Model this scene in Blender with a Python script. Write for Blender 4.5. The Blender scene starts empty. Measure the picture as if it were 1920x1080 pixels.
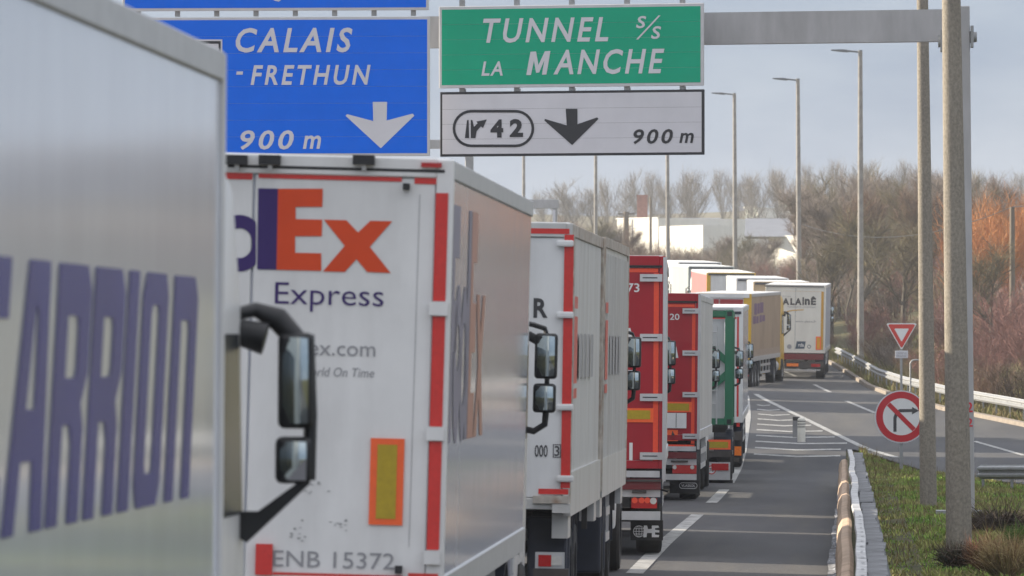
import bpy, bmesh, math, random
import numpy as np
from mathutils import Matrix, Vector, Euler

rad = math.radians
SC = bpy.context.scene
COL = SC.collection
random.seed(7); np.random.seed(7)

# ------------------------------------------------------------------ camera
FPX = 14300.0                        # focal length in pixels of a 1920 px wide frame
CAMH = 2.8
cam_d = bpy.data.cameras.new('camera')
cam = bpy.data.objects.new('camera', cam_d); COL.objects.link(cam)
cam_d.sensor_width = 36.0
cam_d.lens = FPX / 1920 * 36.0
cam_d.clip_start = 1.0; cam_d.clip_end = 20000
cam.location = (0, 0, CAMH)
cam.rotation_euler = (rad(90) + math.atan(115 / FPX), 0, math.atan(640 / FPX))
cam_d.dof.use_dof = True
cam_d.dof.focus_distance = 125
cam_d.dof.aperture_fstop = 10.0
SC.camera = cam
CAMR = cam.rotation_euler.to_matrix()

# ------------------------------------------------------------------ light
SUN_EL = rad(17.5)
SUN_V = Vector((-math.cos(rad(18)) * math.cos(SUN_EL), math.sin(rad(18)) * math.cos(SUN_EL), math.sin(SUN_EL)))
sl = bpy.data.lights.new('sun', 'SUN'); so = bpy.data.objects.new('sun', sl); COL.objects.link(so)
so.rotation_euler = (-SUN_V).to_track_quat('-Z', 'Y').to_euler()
sl.energy = 5.0; sl.angle = rad(0.6); sl.color = (1.0, 0.88, 0.70)

W = bpy.data.worlds.new('World'); SC.world = W; W.use_nodes = True
nt = W.node_tree; nt.nodes.clear()
out = nt.nodes.new('ShaderNodeOutputWorld'); bg = nt.nodes.new('ShaderNodeBackground')
sky = nt.nodes.new('ShaderNodeTexSky'); sky.sky_type = 'NISHITA'; sky.sun_disc = False
sky.sun_elevation = SUN_EL; sky.sun_rotation = -math.atan2(-SUN_V.x, SUN_V.y)
sky.altitude = 20; sky.air_density = 1.0; sky.dust_density = 0.6; sky.ozone_density = 2.0
tc = nt.nodes.new('ShaderNodeTexCoord')
mp = nt.nodes.new('ShaderNodeMapping'); mp.inputs['Scale'].default_value = (20, 20, 64)
nz = nt.nodes.new('ShaderNodeTexNoise'); nz.inputs['Scale'].default_value = 1.3; nz.inputs['Detail'].default_value = 6; nz.inputs['Roughness'].default_value = .55
cr = nt.nodes.new('ShaderNodeValToRGB')
cr.color_ramp.elements[0].position = .34; cr.color_ramp.elements[0].color = (0, 0, 0, 1)
cr.color_ramp.elements[1].position = .68; cr.color_ramp.elements[1].color = (1, 1, 1, 1)
mx = nt.nodes.new('ShaderNodeMix'); mx.data_type = 'RGBA'
# cloud layer: paler and brighter towards the zenith, as under thin winter cloud
sp_ = nt.nodes.new('ShaderNodeSeparateXYZ'); nt.links.new(tc.outputs['Generated'], sp_.inputs[0])
mr_ = nt.nodes.new('ShaderNodeMapRange'); mr_.inputs['From Min'].default_value = .04; mr_.inputs['From Max'].default_value = .6
nt.links.new(sp_.outputs['Z'], mr_.inputs['Value'])
vm_ = nt.nodes.new('ShaderNodeMix'); vm_.data_type = 'RGBA'
vm_.inputs[6].default_value = (1.9, 2.75, 4.35, 1); vm_.inputs[7].default_value = (11.2, 11.4, 12.2, 1)
nt.links.new(mr_.outputs[0], vm_.inputs[0]); nt.links.new(vm_.outputs[2], mx.inputs[7])
nt.links.new(tc.outputs['Generated'], mp.inputs['Vector']); nt.links.new(mp.outputs[0], nz.inputs['Vector'])
nt.links.new(nz.outputs['Fac'], cr.inputs['Fac']); mx.inputs[0].default_value = .86
puff = nt.nodes.new('ShaderNodeMix'); puff.data_type = 'RGBA'; puff.blend_type = 'ADD'; puff.inputs[0].default_value = 1
soft = nt.nodes.new('ShaderNodeMix'); soft.data_type = 'RGBA'; soft.inputs[6].default_value = (0, 0, 0, 1); soft.inputs[7].default_value = (1.3, 1.25, 1.0, 1)
nt.links.new(cr.outputs['Color'], soft.inputs[0]); nt.links.new(soft.outputs[2], puff.inputs[7]); nt.links.new(vm_.outputs[2], puff.inputs[6]); nt.links.new(puff.outputs[2], mx.inputs[7])
nt.links.new(sky.outputs['Color'], mx.inputs[6]); nt.links.new(mx.outputs[2], bg.inputs['Color'])
bg.inputs['Strength'].default_value = 0.054
nt.links.new(bg.outputs[0], out.inputs['Surface'])

SC.view_settings.view_transform = 'Standard'; SC.view_settings.look = 'None'
SC.view_settings.gamma = 1.0; SC.view_settings.use_curve_mapping = False
SC.view_settings.exposure = 1.05
SC.render.engine = 'CYCLES'
SC.cycles.max_bounces = 6; SC.cycles.use_denoising = True; SC.cycles.volume_bounces = 0

# ------------------------------------------------------------------ geometry of the place
def ray(px, py):
    v = CAMR @ Vector(((px - 960) / FPX, (540 - py) / FPX, -1.0))
    return v
def P(px, py, d):
    v = ray(px, py); v = v * (d / v.y)
    return Vector((v.x, v.y, v.z + CAMH))
def lerp_tab(tab, y):
    if y <= tab[0][0]: return tab[0][1]
    for (a, va), (b, vb) in zip(tab, tab[1:]):
        if y <= b: return va + (vb - va) * (y - a) / (b - a)
    return tab[-1][1]
ZT = [(-1500, 0), (110, 0), (150, -.18), (192, -.2), (248, .55), (308, 1.3), (344, 1.83), (376, 2.28), (400, 2.75), (424, 3.3), (452, 3.85), (520, 5.2), (600, 6.6), (800, 11), (1100, 18), (1600, 27), (2600, 27)]
def zg(y): return lerp_tab(ZT, y)
LT = [(60, 26), (90, 17), (120, 11.5), (152, 6.6), (172, 4.1), (192, 2.0), (213, .15), (248, -1.75), (280, -3.45), (292, -4.0)]
CT = [(120, 15.5), (152, 10.6), (180, 7.0), (206, 4.6), (221, 3.5), (259, .74), (280, -.25), (297, -.9), (312, -1.55), (344, -3.2)]
RT = [(60, 40), (100, 27), (150, 16), (192, 10), (216, 7.3), (240, 5.2), (264, 3.0), (288, 1.45), (308, .55), (344, -.5), (366, -1.2), (420, -4.5), (470, -8.8), (520, -14.2), (572, -21.5), (620, -29.5), (720, -48), (800, -66)]
def rl(y): return lerp_tab(LT, y)
def rc(y): return lerp_tab(CT, y)
def rr(y): return lerp_tab(RT, y)
def hsh(x, y):
    return math.sin(x * 1.7 + math.sin(y * .31) * 2) * .5 + math.sin(y * .53 + x * .9) * .5
def cross(x): return -.02 * (min(max(x, -12), 0) + 2.6)
def road_z(x, y): return zg(y) + cross(x)
def G(x, y):
    """height of the open ground"""
    z = zg(y) + cross(x)
    if y > 640: return zg(y) + hsh(x * .05, y * .05) * .4
    k = rr(y) + .9
    if x > k: z += min((x - k) * .16, 3.2 if y < 420 else max(1.2, 3.2 - (y - 420) * .02)) + .06 * hsh(x * .6, y * .4)
    elif .9 < x < rl(y) - .8 and y < 210: z += .05 + .04 * hsh(x, y)
    return z

# ------------------------------------------------------------------ materials
MATS = {}
def M(name, col, rough=.5, metal=0.0, var=.12, scale=4.0, stretch=(1, 1, 1), bump=0.0, bscale=None, dirt=None, damt=.0, dscale=1.2, dstretch=(1, 1, .25), spec=.5, coat=0.0, attr=None, detail=4):
    if name in MATS: return MATS[name]
    m = bpy.data.materials.new(name); m.use_nodes = True; t = m.node_tree; N = t.nodes; L = t.links
    b = N['Principled BSDF']
    b.inputs['Roughness'].default_value = rough; b.inputs['Metallic'].default_value = metal
    b.inputs['Specular IOR Level'].default_value = spec; b.inputs['Coat Weight'].default_value = coat
    b.inputs['Coat Roughness'].default_value = .06
    c = (*col, 1)
    tcn = N.new('ShaderNodeTexCoord')
    def noise(sc, st, det=4):
        mpn = N.new('ShaderNodeMapping'); mpn.inputs['Scale'].default_value = st
        L.new(tcn.outputs['Object'], mpn.inputs['Vector'])
        n = N.new('ShaderNodeTexNoise'); n.inputs['Scale'].default_value = sc; n.inputs['Detail'].default_value = det; n.inputs['Roughness'].default_value = .6
        L.new(mpn.outputs[0], n.inputs['Vector']); return n
    n1 = noise(scale, stretch, detail)
    mixn = N.new('ShaderNodeMix'); mixn.data_type = 'RGBA'
    rmp = N.new('ShaderNodeMapRange'); rmp.inputs['From Min'].default_value = .3; rmp.inputs['From Max'].default_value = .7
    L.new(n1.outputs['Fac'], rmp.inputs['Value']); L.new(rmp.outputs[0], mixn.inputs[0])
    mixn.inputs[6].default_value = (*[max(0, v * (1 - var)) for v in col], 1)
    mixn.inputs[7].default_value = (*[min(1, v * (1 + var)) for v in col], 1)
    cur = mixn.outputs[2]
    if attr:
        a = N.new('ShaderNodeAttribute'); a.attribute_name = attr
        mm = N.new('ShaderNodeMix'); mm.data_type = 'RGBA'; mm.blend_type = 'MULTIPLY'; mm.inputs[0].default_value = 1
        L.new(cur, mm.inputs[6]); L.new(a.outputs['Color'], mm.inputs[7]); cur = mm.outputs[2]
    if dirt:
        n2 = noise(dscale, dstretch, 6)
        r2 = N.new('ShaderNodeMapRange'); r2.inputs['From Min'].default_value = .45; r2.inputs['From Max'].default_value = .8
        r2.inputs['To Max'].default_value = damt
        L.new(n2.outputs['Fac'], r2.inputs['Value'])
        m2 = N.new('ShaderNodeMix'); m2.data_type = 'RGBA'; m2.inputs[7].default_value = (*dirt, 1)
        L.new(r2.outputs[0], m2.inputs[0]); L.new(cur, m2.inputs[6]); cur = m2.outputs[2]
        rr_ = N.new('ShaderNodeMapRange'); rr_.inputs['To Min'].default_value = rough; rr_.inputs['To Max'].default_value = min(1, rough + .35)
        L.new(r2.outputs[0], rr_.inputs['Value']); L.new(rr_.outputs[0], b.inputs['Roughness'])
    L.new(cur, b.inputs['Base Color'])
    if bump:
        n3 = noise(bscale or scale * 3, stretch, 3)
        bp = N.new('ShaderNodeBump'); bp.inputs['Strength'].default_value = bump; bp.inputs['Distance'].default_value = .02
        L.new(n3.outputs['Fac'], bp.inputs['Height']); L.new(bp.outputs[0], b.inputs['Normal'])
    MATS[name] = m
    return m

GRIME = (.10, .085, .07)
def paint(name, col, rough=.3, damt=.35, **k): return M(name, col, rough, var=.05, scale=2, dirt=GRIME, damt=damt, **k)
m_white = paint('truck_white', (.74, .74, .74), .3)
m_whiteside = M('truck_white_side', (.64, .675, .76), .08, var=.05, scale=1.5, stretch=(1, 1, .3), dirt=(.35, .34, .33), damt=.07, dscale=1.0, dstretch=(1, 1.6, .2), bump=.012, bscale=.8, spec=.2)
m_silver = M('aluminium', (.62, .62, .63), .38, .75, .1, 3, (1, 1, .2), dirt=GRIME, damt=.25)
m_alu = M('aluminium_trim', (.55, .55, .55), .42, .5, .08, 6)
m_rusty = M('rusty_frame', (.45, .41, .36), .7, 0, .25, 8, dirt=(.22, .10, .04), damt=.9, dscale=5, dstretch=(1, 1, 1))
m_red = paint('trailer_red', (.36, .018, .030), .4, damt=.15, spec=.3)
m_darkred = paint('dark_red', (.16, .012, .018), .4, damt=.3)
m_tape = M('red_reflective_tape', (.62, .035, .03), .35, var=.08, scale=30)
m_tapebright = M('orange_red_tape', (.80, .075, .03), .35, var=.06, scale=30)
m_orange = M('marker_orange', (.90, .13, .03), .35, var=.05, scale=20)
m_yellow = M('marker_yellow', (.42, .30, .015), .4, var=.1, scale=20)
m_purple = M('logo_purple', (.048, .028, .14), .4, var=.06, spec=.2)
m_logoorange = M('logo_orange', (.66, .075, .024), .4, var=.05, spec=.2)
m_textgrey = M('grey_print', (.28, .28, .30), .5, var=.05)
m_textdark = M('dark_print', (.045, .045, .05), .5, var=.05)
m_textwhite = M('white_print', (.72, .72, .72), .5, var=.05)
m_carpurple = M('side_print_purple', (.035, .042, .26), .25, var=.08, scale=2, spec=.06)
m_black = M('black_plastic', (.012, .013, .016), .45, var=.2, scale=6)
m_rubber = M('rubber', (.018, .018, .019), .85, var=.25, scale=10, dirt=(.10, .09, .08), damt=.5)
m_navy = M('mudguard_navy', (.022, .027, .045), .5, var=.2, scale=4, dirt=(.1, .09, .08), damt=.35)
m_chassis = M('chassis_steel', (.045, .042, .042), .6, var=.3, scale=5, dirt=(.13, .10, .08), damt=.5)
m_glass = M('dark_glass', (.015, .02, .022), .06, var=.02, spec=.8)
m_sideglass = M('side_glass', (.05, .055, .06), .2, var=.05, spec=.6)
m_mirror = M('mirror_glass', (.50, .56, .56), .02, 1.0, .02)
m_lamp = M('tail_lamp_red', (.42, .015, .015), .2, var=.1, scale=20)
m_lampclear = M('lamp_clear', (.55, .53, .50), .2, var=.1, scale=20)
m_amber = M('lamp_amber', (.85, .20, .02), .25, var=.1, scale=20)
m_rim = M('wheel_rim', (.38, .38, .38), .45, .4, .15, 6, dirt=GRIME, damt=.5)
m_galv = M('galvanised_steel', (.30, .31, .32), .5, .3, .15, 5, dirt=(.22, .2, .18), damt=.4, dstretch=(1, 1, .3))
m_gantry = M('gantry_steel', (.40, .40, .41), .65, .1, .12, 3, (1, 1, .3), dirt=(.2, .19, .18), damt=.35)
m_concrete = M('pole_concrete', (.27, .243, .205), .95, 0, .28, 28, (1, 1, .8), bump=.35, bscale=45, dirt=(.10, .095, .085), damt=.45, dscale=2.5, dstretch=(2, 2, .25), spec=.2, detail=8)
m_asphalt = M('asphalt', (.070, .071, .076), .88, 0, .30, .35, (1, .12, 1), bump=.35, bscale=60, dirt=(.115, .11, .10), damt=.8, dscale=.8, dstretch=(1.2, .05, 1), spec=.3, detail=8)
m_line = M('road_paint', (.38, .38, .37), .75, 0, .15, 3, dirt=(.09, .09, .09), damt=1.0, dscale=5, dstretch=(1, .4, 1))
m_earth = M('earth', (.085, .085, .045), .95, 0, .4, .8, bump=.4, bscale=8, dirt=(.13, .10, .06), damt=.8, dscale=.4, dstretch=(1, 1, 1), detail=8, spec=.1)
m_field = M('far_ground', (.15, .13, .075), .95, 0, .25, .02, detail=6, spec=.1)

# ------------------------------------------------------------------ mesh helpers
def link(o, parent=None):
    COL.objects.link(o)
    if parent is not None: o.parent = parent
    return o
def mk(name, verts, faces, mat, parent=None, smooth=False):
    me = bpy.data.meshes.new(name); me.from_pydata([tuple(v) for v in verts], [], faces); me.update()
    if mat: me.materials.append(mat)
    if smooth: me.polygons.foreach_set('use_smooth', [True] * len(me.polygons))
    return link(bpy.data.objects.new(name, me), parent)
def fin(name, bm, mat, parent=None, bevel=0, seg=1, smooth=False):
    if bevel:
        bmesh.ops.bevel(bm, geom=list(bm.edges), offset=bevel, segments=seg, affect='EDGES', profile=.6, clamp_overlap=True)
    bmesh.ops.recalc_face_normals(bm, faces=bm.faces)
    me = bpy.data.meshes.new(name); bm.to_mesh(me); bm.free()
    me.materials.append(mat)
    if smooth:
        me.polygons.foreach_set('use_smooth', [True] * len(me.polygons))
        try: me.set_sharp_from_angle(angle=rad(40))
        except Exception: pass
    return link(bpy.data.objects.new(name, me), parent)
def bx(bm, x0, x1, y0, y1, z0, z1):
    v = [bm.verts.new(p) for p in ((x0, y0, z0), (x1, y0, z0), (x1, y1, z0), (x0, y1, z0), (x0, y0, z1), (x1, y0, z1), (x1, y1, z1), (x0, y1, z1))]
    for f in ((0, 3, 2, 1), (4, 5, 6, 7), (0, 1, 5, 4), (1, 2, 6, 5), (2, 3, 7, 6), (3, 0, 4, 7)): bm.faces.new([v[i] for i in f])
def box(name, x0, x1, y0, y1, z0, z1, mat, parent=None, bevel=0, seg=1):
    bm = bmesh.new(); bx(bm, x0, x1, y0, y1, z0, z1); return fin(name, bm, mat, parent, bevel, seg)
def ring_tube(bm, pts, radii, n=8, cap=True):
    """a tapered tube along points"""
    pts = [Vector(p) for p in pts]; rings = []
    for i, p in enumerate(pts):
        d = (pts[min(i + 1, len(pts) - 1)] - pts[max(i - 1, 0)]).normalized()
        a = d.orthogonal().normalized() if i == 0 else (rings_a - d * rings_a.dot(d)).normalized()
        rings_a = a; b = d.cross(a)
        r = radii[i] if hasattr(radii, '__len__') else radii
        rings.append([bm.verts.new(p + (a * math.cos(t) + b * math.sin(t)) * r) for t in [2 * math.pi * k / n for k in range(n)]])
    for A, B in zip(rings, rings[1:]):
        for k in range(n): bm.faces.new((A[k], A[(k + 1) % n], B[(k + 1) % n], B[k]))
    if cap:
        bm.faces.new(rings[0][::-1]); bm.faces.new(rings[-1])
def tube(name, pts, radii, mat, parent=None, n=8, smooth=True):
    bm = bmesh.new(); ring_tube(bm, pts, radii, n); return fin(name, bm, mat, parent, smooth=smooth)
def prism_x(bm, prof, x0, x1):
    """(y, z) outline swept from x0 to x1"""
    a = [bm.verts.new((x0, y, z)) for y, z in prof]; b = [bm.verts.new((x1, y, z)) for y, z in prof]
    n = len(prof); bm.faces.new(a); bm.faces.new(b[::-1])
    for i in range(n): bm.faces.new((a[i], a[(i + 1) % n], b[(i + 1) % n], b[i]))
def prism_y(bm, prof, y0, y1):
    a = [bm.verts.new((x, y0, z)) for x, z in prof]; b = [bm.verts.new((x, y1, z)) for x, z in prof]
    n = len(prof); bm.faces.new(a); bm.faces.new(b[::-1])
    for i in range(n): bm.faces.new((a[i], a[(i + 1) % n], b[(i + 1) % n], b[i]))
def empty(name, loc=(0, 0, 0), mat=None):
    o = bpy.data.objects.new(name, None); COL.objects.link(o); o.empty_display_size = .3
    if mat is not None: o.matrix_world = mat
    else: o.location = loc
    return o
def tag(o, label, cat, group=None):
    o['label'] = label; o['category'] = cat
    if group: o['group'] = group
    return o
def struct(o): o['kind'] = 'structure'; return o

# flat print: loops (with holes) or text, filled and laid on a plane
_fillcache = {}
def fill_loops(loops):
    cu = bpy.data.curves.new('fill', 'CURVE'); cu.dimensions = '2D'; cu.fill_mode = 'BOTH'
    for lp in loops:
        s = cu.splines.new('POLY'); s.points.add(len(lp) - 1); s.use_cyclic_u = True
        for i, (x, y) in enumerate(lp): s.points[i].co = (x, y, 0, 1)
    return _cm(cu)
def _cm(cu):
    o = bpy.data.objects.new('tmp', cu); COL.objects.link(o)
    dg = bpy.context.evaluated_depsgraph_get(); dg.update()
    me = o.evaluated_get(dg).to_mesh()
    vs = [(v.co.x, v.co.y) for v in me.vertices]; fs = [tuple(p.vertices) for p in me.polygons]
    o.evaluated_get(dg).to_mesh_clear()
    bpy.data.objects.remove(o); bpy.data.curves.remove(cu)
    return vs, fs
def text2d(s, bold=0.0, shear=0.0, space=1.0):
    key = (s, bold, shear, space)
    if key not in _fillcache:
        cu = bpy.data.curves.new('t', 'FONT'); cu.body = s; cu.offset = bold; cu.shear = shear; cu.space_character = space
        cu.resolution_u = 3; cu.fill_mode = 'BOTH'
        _fillcache[key] = _cm(cu)
    return _fillcache[key]
def lay(name, vf, mat, mapf, parent, box4=None):
    """put 2-D mesh vf on a surface; box4 = (u0, u1, v0, v1) stretches it to fit"""
    vs, fs = vf
    if box4:
        xs = [v[0] for v in vs]; ys = [v[1] for v in vs]
        x0, x1, y0, y1 = min(xs), max(xs), min(ys), max(ys)
        u0, u1, v0, v1 = box4
        vs = [(u0 + (x - x0) / (x1 - x0) * (u1 - u0), v0 + (y - y0) / (y1 - y0) * (v1 - v0)) for x, y in vs]
    return mk(name, [mapf(u, v) for u, v in vs], fs, mat, parent)
def rect(name, u0, u1, v0, v1, mat, mapf, parent):
    u0, u1 = min(u0, u1), max(u0, u1); v0, v1 = min(v0, v1), max(v0, v1)
    return mk(name, [mapf(u0, v0), mapf(u1, v0), mapf(u1, v1), mapf(u0, v1)], [(0, 1, 2, 3)], mat, parent)
def disc_loop(cx, cy, rx, ry=None, n=28, a0=0, a1=2 * math.pi):
    ry = ry or rx
    return [(cx + rx * math.cos(a0 + (a1 - a0) * k / n), cy + ry * math.sin(a0 + (a1 - a0) * k / n)) for k in range(n)]
#PART2
# ------------------------------------------------------------------ ground, roads, markings
YS = [-1400, -700, -200, -100, 0] + list(range(40, 644, 4)) + list(range(680, 1601, 40)) + [1900, 2300]
XS = [-1400, -800, -400, -200, -120, -80, -60, -48, -36, -30, -24, -18, -12, -8, -6, -4, -2, 0] + list(range(1, 46)) + [50, 60, 80, 110, 160, 300, 600, 1400]
verts = [(x, y, G(x, y) - .05) for y in YS for x in XS]
nx = len(XS)
faces = [(j * nx + i, j * nx + i + 1, (j + 1) * nx + i + 1, (j + 1) * nx + i) for j in range(len(YS) - 1) for i in range(nx - 1)]
struct(mk('ground', verts, faces, m_earth, smooth=True))

def sheet(name, ys, cols, mat, dz=0.0, zf=None):
    """a strip of quads: cols(y) gives the x values of one row"""
    rows = [cols(y) for y in ys]; n = len(rows[0]); zf = zf or road_z
    v = [(x, y, zf(x, y) + dz) for y, r in zip(ys, rows) for x in r]
    f = [(j * n + i, j * n + i + 1, (j + 1) * n + i + 1, (j + 1) * n + i) for j in range(len(ys) - 1) for i in range(n - 1)]
    return mk(name, v, f, mat)
def yr(a, b):
    return [a] + [y for y in YS if a < y < b] + [b]
def mcols(y):
    if y <= 211: return (-30, -12, -6, -.2)
    R = rr(y); Lx = R - 34
    return (Lx, max(Lx, min(-12, R)), max(Lx, min(0, R)), R)
rows1 = yr(-1400, 212)
rows2 = [y for y in YS if 212 <= y <= 640]
struct(sheet('motorway_road', rows1, lambda y: (-30, -12, -6, -.2), m_asphalt))
struct(sheet('merging_road', rows2, lambda y: mcols(max(y, 212.5)), m_asphalt))
struct(sheet('slip_road', yr(60, 212), lambda y: (rl(y) - .2, rr(y)), m_asphalt))
def line(name, xf, a, b, w):
    return struct(sheet(name, yr(a, b), lambda y: (xf(y) - w / 2, xf(y) + w / 2), m_line, .008))
EDGE = [(60, -2.72), (168, -2.74), (207, -3.0), (250, -3.45), (283, -3.95), (330, -5.2), (400, -8), (500, -17)]
edge = lambda y: lerp_tab(EDGE, y)
for a, b in ((43, 82), (95, 134), (147, 162)): line('lane_marking', edge, a, b, .22)
line('edge_line', edge, 170, 300, .2)
for a in range(40, 360, 13): line('lane_marking', lambda y: edge(y) - 3.6, a, a + 3, .15)
line('gore_line', lambda y: rl(y) + .2, 204, 290, .2)
for a, b in ((172, 186), (206, 221), (236, 248), (259, 280), (297, 313), (330, 342)): line('slip_road_dash', rc, a, b, .16)
k = 0; y = 203.0
while y < 280:
    x0 = edge(y) + .3; x1 = rl(y) - .15 if y > 212 else -.35
    if x1 - x0 > .3:
        xm = (x0 + x1) / 2; pts = []
        for x, dy in ((x0, 1.6), (xm, 0), (x1, 1.6)): pts.append((x, y + dy))
        v = [(x, yy, road_z(x, yy) + .008) for x, yy in pts] + [(x, yy + 1.3, road_z(x, yy + 1.3) + .008) for x, yy in pts]
        struct(mk('hatch_marking', v, [(0, 1, 4, 3), (1, 2, 5, 4)], m_line))
    y += 6.6 + (y - 203) * .02
# gutter mottled pale and dark, with litter, along the shoulder
m_gutter = M('gutter_mottle', (.21, .215, .23), .8, 0, .8, 9, (1, .25, 1), bump=.8, bscale=25, dirt=(.03, .03, .035), damt=1.0, dscale=4, dstretch=(1, .3, 1), detail=8)
gv = sheet('gutter', [60 + .5 * i for i in range(223)], lambda y: (-.33 + .012 * math.sin(y * .35) + .008 * math.sin(y * 1.1), -.24, -.14, -.06), m_gutter, .0,
           lambda x, y: road_z(x, y) + (.012 if x < -.3 else .025 + .006 * math.sin(y * 1.1 + x * 30)))
struct(gv)
m_litter = M('litter', (.42, .44, .48), .7, var=.6, scale=12)
bm = bmesh.new()
for i in range(420):
    y = random.uniform(72, 168); x = random.gauss(-.2, .045); z = road_z(x, y) + .05
    a = random.random() * 6.3; s = random.uniform(.01, .03); t = random.uniform(-.004, .02)
    vs = [bm.verts.new((x + s * math.cos(a + q) * .8, y + s * math.sin(a + q) * 2.2, z + t * (k % 2))) for k, q in enumerate((0, 1.4, 3.0, 4.6))]
    bm.faces.new(vs)
o = fin('litter', bm, m_litter); o['kind'] = 'stuff'; o['label'] = 'pale litter and grit caught in the roadside gutter'; o['category'] = 'litter'
# kerb along the slip road
m_kerb = M('kerb_stone', (.23, .195, .16), .9, var=.25, scale=3, bump=.3)
kv = []; kf = []
kys = [y for y in YS if 152 <= y <= 420]
for y in kys:
    R = rr(y); z = road_z(R, y)
    kv += [(R, y, z - .05), (R + .02, y, z + .13), (R + .2, y, z + .14), (R + .24, y, z - .05)]
for j in range(len(kys) - 1):
    for i in range(3): a = j * 4 + i; kf.append((a, a + 1, a + 5, a + 4))
struct(mk('kerb', kv, kf, m_kerb))
# distant hill behind everything
hv = []; hf = []; hx = list(range(-900, 901, 30))
for j, (yy, h) in enumerate(((1200, 0), (1500, .55), (1800, 1.0), (2050, .8), (2280, .2))):
    for x in hx: hv.append((x * (yy / 1800), yy, 18 + h * (18.5 + 1.6 * math.sin(x * .017) + 1.0 * math.sin(x * .05 + 1))))
n = len(hx)
hf = [(j * n + i, j * n + i + 1, (j + 1) * n + i + 1, (j + 1) * n + i) for j in range(4) for i in range(n - 1)]
struct(mk('hill', hv, hf, m_field, smooth=True))

# ------------------------------------------------------------------ crash barriers
WP = [(.0, .155), (.012, .13), (.075, .10), (.08, .055), (.02, .018), (.02, -.018), (.08, -.055), (.075, -.10), (.012, -.13), (0, -.155)]
def beam(name, path, side, mat, parent, prof=WP):
    """path of (x, y, z); the corrugation bulges towards side (+1 right)"""
    n = len(prof); v = []; f = []
    for (x, y, z) in path:
        v += [(x + side * a, y, z + b) for a, b in prof]
        v += [(x + side * (a - .012), y, z + b) for a, b in prof]
    m = 2 * n
    for j in range(len(path) - 1):
        for i in range(n - 1):
            A = j * m + i; f.append((A, A + 1, A + m + 1, A + m))
            A += n; f.append((A, A + m, A + m + 1, A + 1))
        for i in (0, n - 1):
            A = j * m + i; f.append((A, A + n, A + n + m, A + m))
    for j in (0, len(path) - 1):
        f += [(j * m + i, j * m + i + 1, j * m + n + i + 1, j * m + n + i) for i in range(n - 1)]
    return mk(name, v, f, mat, parent)
m_tan = M('weathered_rail', (.46, .33, .23), .7, 0, .15, 3, (1, .2, 1), dirt=(.12, .09, .07), damt=.5, dscale=2)
m_bandrail = M('scuffed_rail', (.50, .50, .50), .5, .2, .18, 4, (1, .3, 1), dirt=(.12, .12, .13), damt=.8, dscale=5, dstretch=(1, .35, 1))
cb = tag(empty('crash_barrier', (0, 0, 0)), 'double crash barrier with tan lower rail, dented top strip and grey spacers beside the shoulder', 'barrier')
ysb = [58 + 1.0 * i for i in range(113)]
tanp = [(-.14, .18), (-.11, .10), (-.05, .02), (.03, -.02), (.04, -.2), (-.03, -.24), (-.12, -.22)]
xs_ = lambda y: -.0015 * (y - 70) - .065
beam('lower_rail', [(.02 + xs_(y) + .006 * math.sin(y * .4), y, zg(y) + .40) for y in ysb if y < 168], 1, m_tan, cb, [(.06, .16), (.02, .19), (-.05, .17), (-.1, .08), (-.12, -.05), (-.1, -.17), (-.04, -.2)])
v = []; f = []
for j, y in enumerate(ysb):
    w = .016 * math.sin(y * .17 + .8 * math.sin(y * .05)) + .005 * math.sin(y * .61 + 1)
    zz = zg(y) + .735 + .006 * math.sin(y * .4)
    w += xs_(y)
    v += [(.095 + w, y, zz + .0), (.105 + w, y, zz + .035), (.2 + w, y, zz + .03), (.205 + w, y, zz - .005), (.16 + w, y, zz - .13), (.13 + w, y, zz - .13)]
for j in range(len(ysb) - 1):
    for i in range(6):
        a = j * 6 + i; b = j * 6 + (i + 1) % 6; f.append((a, b, b + 6, a + 6))
mk('top_strip', v, f, m_bandrail, cb)
beam('back_rail', [(.40 + xs_(y) + .004 * math.sin(y * .3), y, zg(y) + .56) for y in ysb], 1, M('dark_galvanised', (.12, .125, .13), .85, 0, .25, 5, spec=.15), cb, [(0, .12), (.025, .09), (.03, .04), (.01, 0), (.03, -.04), (.025, -.09), (0, -.12)])
me_sp = me_po = me_bolt = None
for i in range(52):
    y = 61 + i * 2.05; z = zg(y)
    if me_sp is None:
        bm = bmesh.new(); prism_x(bm, [(0, .66), (0, .68), (.75, .735), (.75, .715)], .205, .395); s_ = fin('spacer', bm, M('spacer_steel', (.17, .175, .185), .8, 0, .35, 5, spec=.2), cb); me_sp = s_.data
        bm = bmesh.new(); prism_y(bm, [(.26, 0), (.34, 0), (.34, .66), (.26, .66)], .06, .16); p_ = fin('post', bm, m_galv, cb); me_po = p_.data
    else:
        s_ = link(bpy.data.objects.new('spacer', me_sp), cb); p_ = link(bpy.data.objects.new('post', me_po), cb)
    s_.location = (xs_(y) + random.uniform(-.006, .006), y, z + random.uniform(-.012, .012)); s_.rotation_euler = (random.uniform(-.03, .03), random.uniform(-.04, .04), random.uniform(-.15, .15) * .2)
    p_.location = (xs_(y), y, z)
    y2 = y + 1.2
    w = .016 * math.sin(y2 * .17 + .8 * math.sin(y2 * .05)) + .005 * math.sin(y2 * .61 + 1) + xs_(y2)
    b_ = mk('bolt', [(.15 + w, y2 - .09, zg(y2) + .775), (.178 + w, y2 - .09, zg(y2) + .775), (.178 + w, y2 + .09, zg(y2) + .775), (.15 + w, y2 + .09, zg(y2) + .775)], [(0, 1, 2, 3)], m_black, cb) if i < 16 else None

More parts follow.
